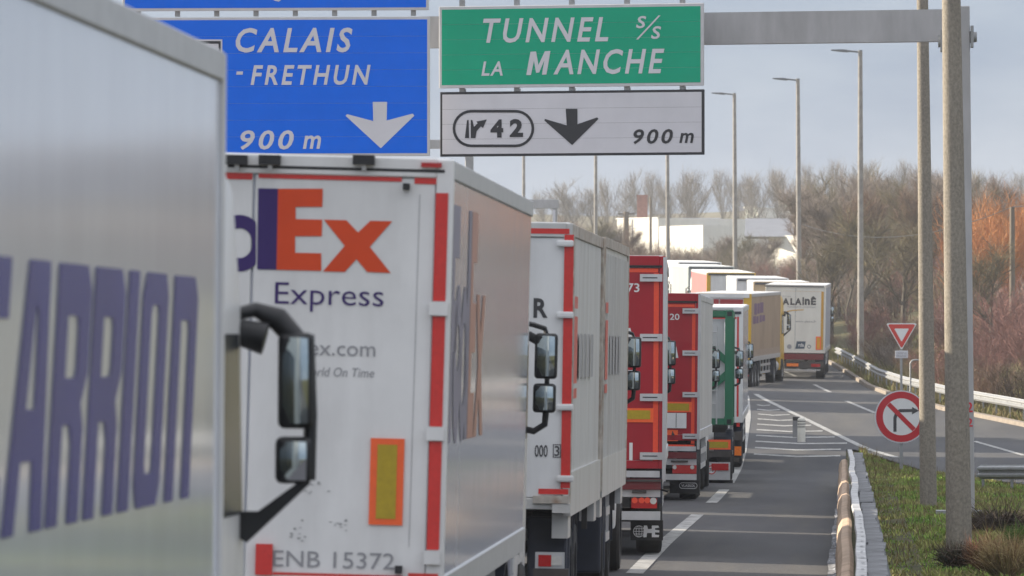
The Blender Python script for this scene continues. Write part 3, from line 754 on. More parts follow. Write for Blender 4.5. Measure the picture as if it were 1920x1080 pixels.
for lp in ([(1150, 615), (1182, 615), (1187, 636), (1150, 636)], [(1150, 653), (1185, 653), (1185, 686), (1150, 686)], [(1150, 694), (1187, 694), (1182, 724), (1150, 724)]): logo('door_emblem', [lp], m_textwhite, dr)
mp_ = t.rr('marker_plate', 1150, 1225, 765, 792, m_orange, dr, E, th=.008); t.rr('marker_panel', 1152, 1219, 769, 786, m_yellow, mp_, E + .012)
t.rr('notice', 1180, 1186, 830, 866, m_textwhite, dr, E)
t.rr('bumper_panel', 1120, 1237, 882, 895, m_silver, t.root, .02, th=.04)
t.rr('rear_beam', 1120, 1239, 897, 918, m_darkred, t.root, -.02, th=.1)
t.rr('rear_beam_rail', 1120, 1242, 898, 903, m_chassis, t.root, .09, th=.02)
t.rr('number_plate', 1185, 1212, 919, 925, m_chassis, t.root, .05, th=.02)
t.rr('back_plate', 1120, 1238, 918, 932, m_alu, t.root, .0, th=.02)
lb = t.rr('light_cluster', 1184, 1232, 934, 953, m_lamp, t.root, .02, th=.06)
u, v = t.q(1225, 939); lay('lens', fill_loops([disc_loop(u, v, .045)]), m_lampclear, t.rear(.084), lb)
for xx in (1190, 1203, 1214):
    u, v = t.q(xx, 938); lay('lens', fill_loops([disc_loop(u, v, .04)]), m_tapebright, t.rear(.084), lb)
t.rr('underrun_bar', 1120, 1238, 958, 975, m_alu, t.root, .0, th=.12)
fl = t.rr('mudflap', 1182, 1243, 976, 1014, m_rubber, t.root, -.25, th=.02)
def globe(t, par, cx, cy, r, e):
    u, v = t.q(cx, cy); rr_ = abs(t.q(cx + r, cy)[0] - u); w = rr_ * .09
    for sx in (1, .55): lay('emblem', fill_loops([disc_loop(u, v, rr_ * sx, rr_), disc_loop(u, v, rr_ * sx - w, rr_ - w)]), m_textwhite, t.rear(e), par)
    for dz in (-.45, 0, .45):
        hw_ = rr_ * math.sqrt(1 - dz * dz); rect('emblem', u - hw_, u + hw_, v + dz * rr_ - w / 2, v + dz * rr_ + w / 2, m_textwhite, t.rear(e - .0008), par)
    rect('emblem', u - w / 2, u + w / 2, v - rr_, v + rr_, m_textwhite, t.rear(e - .0016), par)
globe(t, fl, 1198, 997, 11, -.222)
logo('emblem', [[(1207, 986), (1213, 986), (1215, 993), (1222, 992), (1222, 986), (1234, 986), (1236, 990), (1228, 991), (1228, 994), (1236, 995), (1236, 999), (1228, 999), (1228, 1003), (1236, 1004), (1235, 1008), (1222, 1008), (1222, 1000), (1213, 1000), (1212, 1008), (1206, 1008)]], m_textwhite, fl, -.222)
t.chassis(13.6, 1.2, axles=(1.1, 2.4, 3.7))
t.tractor(13.6, m_white, 'twin', hw=1.15)
tube('side_marker_stalk', [(1.2, .1, .9), (1.34, .05, .86)], .015, m_black, t.root, n=6)

t, body, (dl, dr) = red_trailer('red trailer with white number 20 and a silver side wall', 1311, 600, 149, -.05, .6, m_silver)
t.rr('header_band', 1230, 1308, 564, 568, m_black, dr, .054)
for a, b, c, d in ((1230, 1303, 570, 576), (1298, 1304, 577, 832), (1230, 1303, 833, 841)): t.rr('reflective_tape', a, b, c, d, m_tapebright, dr, E)
t.rr('door_gap', 1305, 1308, 571, 845, m_black, dr, .04)
hinges(t, dr, (578, 657, 735, 813), 1280, 1310, 10)
t.rt('20', 1256, 1274, 588, 600, m_textwhite, dr, E, bold=.015)
logo('door_emblem', [[(1252, 650), (1268, 650), (1272, 671), (1252, 671)]], m_textwhite, dr)
mp_ = t.rr('marker_plate', 1230, 1297, 753, 773, m_orange, dr, E, th=.008); t.rr('marker_panel', 1232, 1292, 756, 770, m_yellow, mp_, E + .012)
nb = t.rr('document_box', 1240, 1287, 774, 803, m_textwhite, dr, E, th=.03); t.rr('box_seam', 1267.5, 1268.3, 775, 802, m_black, nb, E + .034)
t.rr('hazard_plate', 1250, 1271, 806, 827, m_orange, dr, E, th=.01)
u, v = t.q(1261, 817); lay('hazard_symbol', fill_loops([[(u - .06, v - .05), (u + .02, v - .09), (u + .05, v), (u, v + .1), (u - .02, v + .02)]]), m_textdark, t.rear(E + .014), dr)
t.rr('bumper_panel', 1200, 1305, 836, 846, m_silver, t.root, .02, th=.04)
t.rr('rear_beam', 1200, 1306, 847, 860, m_darkred, t.root, -.02, th=.1)
t.rr('back_plate', 1200, 1306, 860, 872, m_alu, t.root, .0, th=.02)
t.rr('number_plate', 1258, 1290, 863, 867, m_chassis, t.root, .05, th=.02)
lb = t.rr('light_cluster', 1261, 1306, 872, 888, m_lamp, t.root, .02, th=.06)
for xx in (1265, 1298):
    u, v = t.q(xx, 876); lay('lens', fill_loops([disc_loop(u, v, .04)]), m_lampclear, t.rear(.084), lb)
t.rr('underrun_bar', 1200, 1306, 888, 900, m_alu, t.root, .0, th=.12)
fl = t.rr('mudflap', 1255, 1311, 901, 926, m_rubber, t.root, -.25, th=.02)
u0, v1 = t.q(1273, 905); u1, v0 = t.q(1307, 917); hh = (v1 - v0) / 2; vc = (v0 + v1) / 2
def stadium(u0, u1, vc, h): return disc_loop(u1 - h, vc, h, n=12, a0=-math.pi / 2, a1=math.pi / 2) + disc_loop(u0 + h, vc, h, n=12, a0=math.pi / 2, a1=1.5 * math.pi)
lay('emblem', fill_loops([stadium(u0, u1, vc, hh), stadium(u0 + .01, u1 - .01, vc, hh - .012)]), m_textwhite, t.rear(-.222), fl)
lay('lettering', text2d('VLASSOL', .02), m_textwhite, t.rear(-.222), fl, (u0 + .04, u1 - .04, v0 + .035, v1 - .035))
t.chassis(13.6, 1.2, axles=(1.1, 2.4, 3.7))
t.tractor(13.6, m_white, 'twin', hw=1.15)

# --- 6: tank container in a green frame
t = Truck('tank_container_truck', 'tank container truck with a green steel frame and a yellow warning triangle', 'truck', 1375, 690, 170, .6, .3, HW=1.22, group=QU)
m_green = paint('frame_green', (.015, .15, .075), .4, damt=.3)
Lc = 6.06; za, zb = 1.28, 3.84; HW = t.HW
for sx in (-1, 1):
    for yy in (0, Lc - .16):
        x0 = sx * (HW - .19); x1 = sx * HW
        box('frame_post', min(x0, x1), max(x0, x1), yy, yy + .16, za, zb, m_green, t.root, bevel=.01)
for z0_ in (za, zb - .15):
    for yy in (0.01, Lc - .14): box('frame_beam', -HW + .19, HW - .19, yy, yy + .13, z0_ + .01, z0_ + .14, m_green, t.root)
    for sx in (-1, 1): box('frame_beam', sx * (HW - .07) - .06, sx * (HW - .07) + .06, .16, Lc - .16, z0_ + .01, z0_ + .13, m_green, t.root)
for sx in (-1, 1):
    for zz, s2 in ((za, 1), (zb, -1)):
        bm = bmesh.new(); c_ = 1.0
        prism_y(bm, [(sx * (HW - .19), zz + s2 * c_), (sx * (HW - .19), zz + s2 * (c_ + .2)), (sx * (HW - .19 - c_ - .2), zz + s2 * .13), (sx * (HW - .19 - c_), zz + s2 * .13)], .03, .1); fin('corner_brace', bm, m_green, t.root)
    for zz in (za + .03, zb - .13): box('corner_casting', sx * (HW - .09) - .05, sx * (HW - .09) + .05, -.012, 0, zz, zz + .1, m_black, t.root)
m_tank = paint('tank_white', (.55, .56, .56), .3)
bm = bmesh.new()
prof = [(.2, .55), (.12, .9), (.22, 1.06), (.4, 1.13)]
n = 32; cz = (za + zb) / 2 + .02
rings = []
for yy, r_ in [(.14, .02), (.15, .4), (.2, .8), (.32, 1.02), (.5, 1.12), (Lc - .5, 1.12), (Lc - .3, 1.0), (Lc - .16, .5), (Lc - .14, .02)]:
    rings.append([bm.verts.new((r_ * math.cos(a), yy, cz + r_ * math.sin(a))) for a in [2 * math.pi * k / n for k in range(n)]])
for A, B in zip(rings, rings[1:]):
    for k in range(n): bm.faces.new((A[k], A[(k + 1) % n], B[(k + 1) % n], B[k]))
tank = fin('tank', bm, m_tank, t.root, smooth=True)
box('end_plate', -.9, HW - .2, .105, .13, za + .15, zb - .2, m_tank, tank)
for zz in (1.75, 2.05, 2.4, 2.75, 3.05, 3.35): tube('ladder_rung', [(.2, .0, zz), (.85, .0, zz)], .016, m_alu, t.root, n=6)
for xx in (.2, .85): tube('ladder_rail', [(xx, 0, 1.3), (xx, 0, 3.5)], .018, m_alu, t.root, n=6)
box('walkway', -.5, HW - .02, .1, Lc - .1, zb + .01, zb + .05, m_alu, t.root)
u, v = t.q(1347, 666); s_ = .15
m_warn = M('warning_yellow', (.75, .36, .02), .4, var=.05)
sg = lay('warning_plate', fill_loops([[(u - s_, v - .12), (u + s_, v - .12), (u, v + .14)]]), m_textdark, lambda a, b: (a, .098, b), t.root)
lay('warning_field', fill_loops([[(u - s_ + .035, v - .10), (u + s_ - .035, v - .10), (u, v + .10)]]), m_warn, lambda a, b: (a, .094, b), sg)
lay('warning_bolt', fill_loops([[(u + .01, v + .06), (u - .03, v - .02), (u, v - .02), (u - .01, v - .09), (u + .035, v + .005), (u + .005, v + .005)]]), m_textdark, lambda a, b: (a, .09, b), sg)
mp_ = t.rr('marker_plate', 1285, 1370, 824, 843, m_orange, t.root, -.0, th=.01); t.rr('marker_panel', 1288, 1365, 828, 840, m_yellow, mp_, .014)
t.rr('rear_beam', 1220, 1370, 845, 857, m_chassis, t.root, -.1, th=.08)
t.rr('light_bar', 1220, 1369, 866, 900, m_alu, t.root, -.1, th=.06)
t.rr('tail_light', 1334, 1366, 869, 882, m_lamp, t.root, -.04, th=.03)
u, v = t.q(1334, 881)
sp = lay('speed_disc', fill_loops([disc_loop(u, v, .1)]), m_tape, t.rear(-.03), t.root); lay('speed_field', fill_loops([disc_loop(u, v, .078)]), m_textwhite, t.rear(-.026), sp)
lay('lettering', text2d('70', .02), m_textdark, t.rear(-.022), sp, (u - .05, u + .05, v - .04, v + .04))
t.rr('mudflap', 1322, 1374, 900, 912, m_rubber, t.root, -.2, th=.02)
t.chassis(10.5, 1.25, axles=(1.2, 2.5, 3.8))
t.tractor(10.5, m_white, 'twin', hw=1.15)

# --- 7: white trailer with a red stripe
t = Truck(ART, 'white trailer with one thin red stripe and an amber lamp behind the green frame', 'truck', 1392, 700, 190, .2, .3, group=QU)
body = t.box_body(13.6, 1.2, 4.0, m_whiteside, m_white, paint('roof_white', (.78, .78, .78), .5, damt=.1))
dl, dr = t.rear_frame(1.2, 4.0, m_white, m_white, body, head=.1)
t.rr('header_band', 1200, 1390, 583, 589, m_navy, dr, .056)
t.rr('reflective_tape', 1382, 1387, 594, 800, m_tape, dr, E); t.rr('reflective_tape', 1300, 1381, 594, 598, m_tape, dr, E)
t.rr('rear_beam', 1200, 1391, 808, 825, m_chassis, t.root, .0, th=.1)
t.rr('amber_lamp', 1377, 1390, 837, 854, m_amber, t.root, -.02, th=.08)
t.rr('underrun_bar', 1200, 1386, 857, 866, m_chassis, t.root, .0, th=.1)
t.chassis(13.6, 1.2, axles=(1.6, 2.9, 4.2)); t.tractor(13.6, m_white, 'twin', hw=1.15)

# --- 8: tan curtain trailer with yellow cab
m_cabyel = paint('cab_yellow', (.66, .40, .02), .3, damt=.2)
m_tanc = M('tan_curtain', (.36, .255, .165), .55, 0, .1, 1.2, (1, 2.5, .3), bump=.25, bscale=2.5, dirt=(.2, .14, .09), damt=.4, dscale=1.2, dstretch=(1, .6, .4))
m_roofgrey = M('roof_sheet', (.62, .62, .62), .6, var=.1, scale=2, stretch=(1, .3, 1))
t = Truck(ART, 'tan curtain-sided trailer with yellow corner posts and a yellow cab', 'truck', 1408, 640, 304, -4.4, .8, group=QU, dz=-.1)
body = t.box_body(13.6, 1.15, 3.8, m_tanc, m_white, m_roofgrey, trim=m_alu)
dl, dr = t.rear_frame(1.15, 3.8, m_cabyel, m_white, body, post=.30, head=.12)
for dd_ in (dl, dr):
    x0, x1 = (-.95, -.02) if dd_ is dl else (.02, .95)
    rect('door_panel', x0, x1, 2.9, 3.6, m_red, t.rear(E), dd_)
box('header_panel', -1.2, 1.2, -.08, -.055, 3.66, 3.82, m_white, t.root)
m_pp = M('curtain_print', (.16, .08, .16), .6, var=.1)
for a, b, c, d in ((1414, 1419, 569, 590), (1420, 1424, 569, 588), (1425, 1431, 567, 586), (1412, 1417, 593, 607), (1418, 1422, 593, 606), (1424, 1428, 591, 604), (1429, 1434, 591, 602)):
    y0, z1_ = t.qs(a, c); y1, z0_ = t.qs(b, d); rect('side_print', y0, y1, z0_, z1_, m_pp, t.side(.006), body)
box('lower_band', t.HW + .003, t.HW + .012, .05, 13.5, 1.16, 1.55, M('tan_band', (.36, .27, .2), .6, var=.15), body)
t.chassis(13.6, 1.1, axles=(1.5, 2.8, 4.1)); t.tractor(13.6, m_cabyel, 'loop', hw=1.2)
t.rr('tail_light', 1395, 1404, 700, 706, m_lamp, t.root, .02, th=.05); t.rr('rear_beam', 1300, 1405, 690, 712, m_chassis, t.root, -.1, th=.1)

# --- 9: white trailer with black lettering and ochre border
t = Truck(ART, 'white trailer with black lettering and an ochre border, at the merge by the guardrail', 'truck', 1547, 620, 325, -.75, 1.0, group=QU)
m_grside = M('grey_curtain', (.34, .37, .42), .5, var=.08, scale=1.5)
body = t.box_body(13.6, 1.15, 3.98, m_grside, m_white, paint('roof_bright', (.8, .8, .8), .5, damt=.05), trim=m_alu)
m_cream = paint('door_cream', (.70, .69, .64), .35, damt=.2)
dl, dr = t.rear_frame(1.15, 3.98, m_cream, m_cream, body, post=.06, head=.1, sill=.07)
t.rr('header_band', 1434, 1545, 535, 539, m_navy, dr, .056)
m_ochre = M('ochre_print', (.55, .30, .04), .5, var=.05)
t.rr('border', 1440, 1543, 545, 547, m_ochre, dr, E); t.rr('border', 1540, 1543, 547, 656, m_ochre, dr, E)
for tx_, a_, b_, c_ in (('A', 1467, 1480, 559), ('L', 1482, 1490, 559), ('A', 1490.5, 1503, 559), ('i', 1504.5, 1507.5, 557), ('n', 1509, 1518.5, 560), ('Ê', 1520.5, 1530, 555.5)): t.rt(tx_, a_, b_, c_, 572, m_textdark, dr, E, bold=.05)
t.rt('TRANSPORTS - LOGISTIQUE', 1476, 1529, 574, 578, m_textgrey, dr, E)
logo('swoosh', [[(1469, 585), (1485, 581), (1507, 580), (1507, 581.6), (1485, 583), (1470, 587)]], m_ochre, dr)
t.rt('www.alaine.fr', 1492, 1530, 600, 605, m_textgrey, dr, E)
t.rt('Groupe', 1467, 1483, 554, 557, m_textgrey, dr, E)
logo('sticker', [[(1494, 640), (1511, 640), (1508, 654), (1491, 654)]], M('sticker_blue', (.05, .08, .12), .4), dr)
t.rt('rda', 1497, 1507, 643, 650, m_textwhite, dr, E + .004, bold=.02)
u, v = t.q(1517, 650); lay('sticker', fill_loops([disc_loop(u, v, .08), disc_loop(u, v, .055)]), M('sticker_blue'  , (.05, .08, .12)), t.rear(E), dr)
u, v = t.q(1480, 650); lay('sticker', fill_loops([disc_loop(u, v, .1)]), m_textgrey, t.rear(E), dr)
mp_ = t.rr('marker_plate', 1530, 1539, 631, 656, m_orange, dr, E, th=.01); t.rr('marker_panel', 1532, 1537, 633, 654, M('marker_amber', (.7, .34, .02), .4), mp_, E + .014)
t.rr('rear_beam', 1430, 1544, 662, 675, m_darkred, t.root, -.0, th=.1)
t.rr('light_board', 1430, 1544, 676, 690, m_chassis, t.root, -.05, th=.1)
t.rr('tail_light', 1521, 1538, 682, 688, m_lamp, t.root, .06, th=.03); t.rr('number_plate', 1475, 1497, 681, 687, m_amber, t.root, .06, th=.02)
t.rr('underrun_bar', 1430, 1538, 691, 695, m_alu, t.root, .0, th=.1)
t.chassis(13.6, 1.1, axles=(1.4, 2.7, 4.0)); t.tractor(13.6, m_white, 'twin', hw=1.15)

# --- the far part of the queue, curving away to the left
m_pink = paint('salmon_side', (.62, .16, .15), .4, damt=.15); m_gg = paint('grey_green', (.40, .44, .41), .4, damt=.2)
m_rfw = paint('far_roof_white', (.82, .82, .80), .55, damt=.05)
far = [(1518, 528, 345, 2.0, m_white, paint('beige_rear', (.55, .40, .24), .4), m_white, 'white-roofed trailer with a beige rear, just beyond the cream trailer in the far queue'),
       (1478, 522, 373, 3.0, m_white, m_white, m_green, 'pale trailer with a grey roof and green cab in the far queue'),
       (1416, 512, 399, 4.6, m_pink, m_cabyel, m_white, 'trailer with salmon pink side wall in the far queue'),
       (1376, 502, 424, 5.2, m_gg, m_gg, m_white, 'grey-green trailer second from the far end of the queue'),
       (1352, 495, 449, 5.6, m_white, m_white, m_white, 'white trailer at the far left end of the visible queue')]
for px_, py_, d_, h_, ms, mr, mc, lab in far:
    t = Truck(ART, lab, 'truck', px_, py_ + 60, d_, h_, .5, group=QU)
    body = t.box_body(13.6, 1.15, 3.98, ms, mr, m_rfw if d_ != 373 else m_roofgrey, trim=m_alu)
    t.rear_frame(1.15, 3.98, mr, mr if d_ != 399 else m_white, body, post=.2 if d_ == 399 else .07, head=.1)
    box('header_band', -1.2, 1.2, -.07, -.052, 3.86, 3.95, m_navy, t.root)
    t.chassis(13.6, 1.1, axles=(1.5, 2.8, 4.1)); t.tractor(13.6, mc, 'twin', hw=1.2)
def shade_truck(label, x_right, y0, Lt, ms, mc, cabgap=.55):  # unseen trucks, added so that their shadows band the shoulder
    t = Truck.__new__(Truck); t.HW = 1.275
    gz = road_z(x_right - 1.275, y0); pit = math.atan2(zg(y0 + 12) - zg(y0), 12)
    t.m = Matrix.Translation((x_right - 1.275, y0, gz)) @ Matrix.Rotation(pit, 4, 'X') @ Matrix.Rotation(rad(.8), 4, 'Y'); t.inv = t.m.inverted()
    t.root = tag(empty(ART, mat=t.m), label, 'truck', 'unseen trucks added for shade in the lanes further left')
    body = t.box_body(Lt, 1.1, 4.0, ms, m_white, m_rfw, trim=m_alu)
    t.rear_frame(1.1, 4.0, m_alu, m_white, body)
    for sd in (-1, 1): box('side_skirt', sd * 1.2 - .02, sd * 1.2 + .02, 5.6 if Lt > 9 else .6, Lt - 3.2, .3, 1.08, m_alu, t.root)
    t.chassis(Lt, 1.1, axles=(1.5, 2.8, 4.1)); t.tractor(Lt, mc, 'twin', hw=1.2, gap=cabgap)
for lab, xr, y0, Lt, ms in (('unseen grey truck added for shade in the next lane behind the lettered trailer', -6.25, 60.5, 13.6, m_gg), ('unseen white truck added for shade in the next lane behind the courier trailer', -6.25, 81.6, 13.6, m_white), ('second unseen white truck added for shade in the next lane, behind the ribbed swap bodies', -6.25, 103.2, 13.6, m_white),
                           ('unseen short salmon truck added for shade in the next lane behind the ribbed swap bodies', -6.25, 122.5, 9.9, m_pink), ('unseen grey truck added for shade in the next lane, hidden by the swap bodies', -6.25, 138.4, 13.6, m_gg), ('unseen white truck added for shade in the next lane beyond the swap bodies', -6.3, 163, 13.6, m_white), ('unseen green truck added for shade in the next lane beyond the swap bodies', -6.4, 183, 13.6, m_green),
                           ('unseen white truck added for shade in the far left lane before the curve', -6.5, 213, 13.6, m_white), ('unseen salmon truck added for shade in the far left lane at the curve', -10.2, 263, 13.6, m_pink), ('unseen white truck added for shade in the far left lane past the curve', -10.6, 283, 13.6, m_white)):
    shade_truck(lab, xr, y0, Lt, ms, m_white)
#PART4
# ------------------------------------------------------------------ sign gantry and its panels
class Panel:
    def __init__(s, name, label, cat, px, py, d, yaw, tilt=0.0, dz=None):
        p = P(px, py, d)
        if dz is not None: p.z = dz
        s.m = Matrix.Translation(p) @ Matrix.Rotation(rad(yaw), 4, 'Z') @ Matrix.Rotation(rad(tilt), 4, 'Y')
        s.inv = s.m.inverted()
        s.root = tag(empty(name, mat=s.m), label, cat)
    def q(s, px, py):
        o = s.inv @ Vector((0, 0, CAMH)); dd = s.inv.to_3x3() @ ray(px, py); h = o + dd * (-o.y / dd.y); return h.x, h.z
    def loops(s, lps): return [[s.q(a, b) for a, b in lp] for lp in lps]
    def shape(s, name, lps, mat, par, e): return lay(name, fill_loops(s.loops(lps)), mat, lambda u, v: (u, -e, v), par)
    def text(s, txt, a, b, c, d, mat, par, e=.012, bold=.02, shear=.22, space=1.0):
        m = (a + b) / 2
        u0 = s.q(a, (c + d) / 2)[0]; u1 = s.q(b, (c + d) / 2)[0]; v1 = s.q(m, c)[1]; v0 = s.q(m, d)[1]
        return lay('lettering', text2d(txt, bold, shear, space), mat, lambda u, v: (u, -e, v), par, (u0, u1, v0, v1))
    def plate(s, a, b, c, d, mborder, mface, rim):
        """outer box by pixels at its middle; rim in metres"""
        mx_ = (a + b) / 2; my = (c + d) / 2
        u0 = s.q(a, my)[0]; u1 = s.q(b, my)[0]; v1 = s.q(mx_, c)[1]; v0 = s.q(mx_, d)[1]
        s.ext = (u0, u1, v0, v1)
        pl = box('panel', u0, u1, .0, .05, v0, v1, mborder, s.root, bevel=.008)
        # extruded planks of the face
        n = max(2, round((v1 - v0) / .32)); h = (v1 - v0 - 2 * rim) / n
        for k in range(n): box('face_plank', u0 + rim, u1 - rim, -.004, .0, v0 + rim + k * h + .0015, v0 + rim + (k + 1) * h - .0015, mface, pl)
        return pl
    def stubs(s, n, top=True, bottom=True, ln=.12):
        u0, u1, v0, v1 = s.ext
        for k in range(n):
            u = u0 + (u1 - u0) * (k + .4) / (n - .2)
            box('mounting_rail', u - .045, u + .045, .052, .12, v0 - (ln if bottom else 0), v1 + (ln if top else 0), m_galv, s.root)
m_sblue = M('sign_blue', (0, .145, .80), .7, var=.04, scale=2, spec=0)
m_sgreen = M('sign_green', (.001, .36, .21), .6, var=.05, scale=1.5, spec=.05)
m_swhite = M('sign_white', (.62, .62, .66), .6, var=.05, scale=1.5, spec=.1)
m_sborder = M('sign_border', (.55, .55, .57), .6, var=.05, spec=.1)
m_sblack = M('sign_black', (.012, .014, .022), .4, var=.05)
DG = 137.6
g = empty('sign_gantry', tuple(P(1808, 950, 136.2)))
gz = G(g.location.x, 136.2); g.location.z = gz
tag(g, 'grey steel gantry with square post and long beam carrying the overhead direction signs', 'gantry')
pr_ = P(1820, 300, 136.2).x - g.location.x; ztop = P(1800, 12, 136.2).z - gz
bm = bmesh.new()
for (x0, x1, z_) in ((pr_ - .46, pr_ + .06, -.2), (pr_ - .44, pr_ - .03, ztop)): pass
prism_y(bm, [(pr_ - .30, -.2), (pr_ + .07, -.2), (pr_ - .02, ztop), (pr_ - .27, ztop)], -.22, .22)
post = fin('post', bm, m_gantry, g, bevel=.015)
box('base_plate', pr_ - .62, pr_ + .2, -.4, .4, -.02, .05, m_galv, post)
# beam runs from the post to the left and away
yawb = rad(-15)
A = Vector((pr_ - .26, .0, 0)); zb0 = P(1700, 78, 136.2).z - gz; zb1 = P(1700, 18, 136.2).z - gz
bl = 17.2
def bpt(t_, off, z_): return (A.x - t_ * math.cos(yawb) + off * math.sin(yawb) * -1, A.y - t_ * math.sin(yawb) + off * math.cos(yawb), z_)
v = [bpt(t_, o_, z_) for t_ in (0, bl) for o_ in (-.17, .17) for z_ in (zb0, zb1)]
mk('beam', v, [(0, 1, 3, 2), (4, 6, 7, 5), (0, 4, 5, 1), (2, 3, 7, 6), (1, 5, 7, 3), (0, 2, 6, 4)], m_gantry, g)
lp_ = bpt(bl - .2, 0, 0)
box('post', lp_[0] - .22, lp_[0] + .22, lp_[1] - .22, lp_[1] + .22, zg(143) - gz - .2 + .2, zb0 - .002, m_gantry, g)
for xx, zz in ((pr_ + .02, 70), (pr_ - .52, 78)):
    z_ = P(1800, zz, 136.2).z - gz
    tube('flange_bolt', [(xx - .06, -.1, z_), (xx + .09, -.1, z_)], [.11, .09], m_galv, g, n=10)
    box('flange', xx - .02, xx + .03, -.26, .26, z_ - .18, z_ + .2, m_galv, g)
m_spray = M('red_spray_paint', (.55, .02, .04), .6, var=.2, scale=20)
for c_, d_ in ((754, 773), (784, 800)):
    dpl = 136.2 - .226
    p0 = P(1812, d_, dpl) - g.location; p1 = P(1825, c_, dpl) - g.location
    lay('spray_mark', text2d('2', .02), m_spray, lambda u, v: (u, -.226, v), post, (p0.x, p1.x - .01, p0.z, p1.z))

gs = Panel('direction_sign', 'green overhead sign reading TUNNEL SS LA MANCHE', 'sign', 1071, 162, DG - .3, -15)
pl = gs.plate(823, 1319, 9, 163, m_sborder, m_sgreen, .055); gs.stubs(5)
gs.text('TUNNEL', 906, 1141, 33.5, 79.5, m_swhite, pl, bold=.018, shear=.21, space=1.25)
gs.text('S', 1193, 1212, 30, 53, m_swhite, pl, bold=.02, shear=.18); gs.text('S', 1221, 1240, 49, 73, m_swhite, pl, bold=.02, shear=.18)
gs.shape('lettering', [[(1193, 74), (1197, 74), (1239, 29), (1235, 29)]], m_swhite, pl, .0125)
gs.text('LA', 903, 943, 115, 142, m_swhite, pl, bold=.02, shear=.2, space=1.2)
gs.shape('lettering', [[(987, 141), (995, 97), (1005.5, 96.5), (1010, 122), (1022, 96), (1032.5, 95.5), (1025, 139.7), (1016.5, 140), (1021, 113), (1011.5, 136), (1005.5, 136.5), (1001.5, 114), (996, 140.6)]], m_swhite, pl, .0125)
gs.text('ANCHE', 1038, 1246, 92, 139, m_swhite, pl, bold=.018, shear=.21, space=1.22)
ws = Panel('exit_sign', 'white overhead sign with black border reading 42 and 900 m', 'sign', 1073, 292, DG - .3, -15)
pl = ws.plate(825, 1320, 170, 292, m_sblack, m_swhite, .045); ws.stubs(5, True, False, .05)
ws.shape('arrow', [[(1061, 204), (1083, 204), (1083, 233), (1120, 220), (1122.5, 223), (1073, 272), (1021, 226), (1022, 223), (1063, 235)]], m_sblack, pl, .012)
def stad(x0, x1, y0, y1):
    r = (y1 - y0) / 2; cy = (y0 + y1) / 2
    return [(a, b) for a, b in disc_loop(x1 - r, cy, r, n=14, a0=-math.pi / 2, a1=math.pi / 2)] + [(x1 - r, y1)] + [(a, b) for a, b in disc_loop(x0 + r, cy, r, n=14, a0=math.pi / 2, a1=1.5 * math.pi)] + [(x0 + r, y0)]
ws.shape('exit_badge', [stad(849, 1002, 206, 276), stad(854, 997, 211, 271)], m_sblack, pl, .012)
ws.shape('exit_symbol', [[(876, 225), (879, 225), (880, 259), (872, 259)]], m_sblack, pl, .012)
ws.shape('exit_symbol', [[(883, 225), (886, 225), (889, 238), (896, 231), (893.5, 228), (913, 224), (906, 240), (902, 237), (894, 246), (892, 259), (883, 259)]], m_sblack, pl, .012)
ws.text('4', 920, 944, 224, 258, m_sblack, pl, bold=.05, shear=0); ws.text('2', 956, 981, 223, 257, m_sblack, pl, bold=.045, shear=0)
ws.text('900', 1188, 1262, 242, 270, m_sblack, pl, bold=.02, shear=.2, space=1.25); ws.text('m', 1274, 1301, 249, 268, m_sblack, pl, bold=.02, shear=.2)
bs = Panel('direction_sign', 'blue overhead sign reading CALAIS FRETHUN with a white down arrow', 'sign', 520, 292, 137.6, -2, 0)
pl = bs.plate(232, 806, 32, 293, m_sborder, m_sblue, .05)
bs.text('CALAIS', 442, 661, 52, 98.5, m_swhite, pl, bold=.022, shear=.21, space=1.25)
bs.shape('lettering', [[(444, 134), (456, 134), (455, 140), (443, 140)]], m_swhite, pl, .0125)
bs.text('FRETHUN', 470, 695, 122, 159.5, m_swhite, pl, bold=.022, shear=.21, space=1.3)
bs.text('900', 451, 551, 244, 281, m_swhite, pl, bold=.02, shear=.2, space=1.25); bs.text('m', 568, 602, 254, 279, m_swhite, pl, bold=.02, shear=.2)
bs.shape('arrow', [[(699, 191), (726, 191), (725, 226), (774, 213), (777, 217), (714, 278), (648, 217), (651, 214), (700, 227)]], m_swhite, pl, .012)
bs.shape('pictogram', [[(306, 74), (417, 74), (417, 170), (306, 170)]], m_swhite, pl, .011)
bs.shape('pictogram', [[(309, 77), (414, 77), (414, 167), (309, 167)], [(315, 82), (410, 82), (410, 161), (315, 161)]], m_sblack, pl, .015)
bs.shape('pictogram', [[(372, 84), (386, 86), (388, 90), (376, 88)]], m_sblack, pl, .015); bs.shape('pictogram', [[(384, 91), (397, 96), (395, 100), (382, 95)]], m_sblack, pl, .015)
us = Panel('direction_sign', 'upper blue overhead sign cut off by the top of the picture', 'sign', 517, 20, 137.6, -2, 0)
pl = us.plate(229, 804, -110, 20, m_sborder, m_sblue, .05); us.stubs(8, False, True, .1)
us.text('MARQUISE', 354, 676, -44, 3, m_swhite, pl, bold=.022, shear=.21, space=1.25)

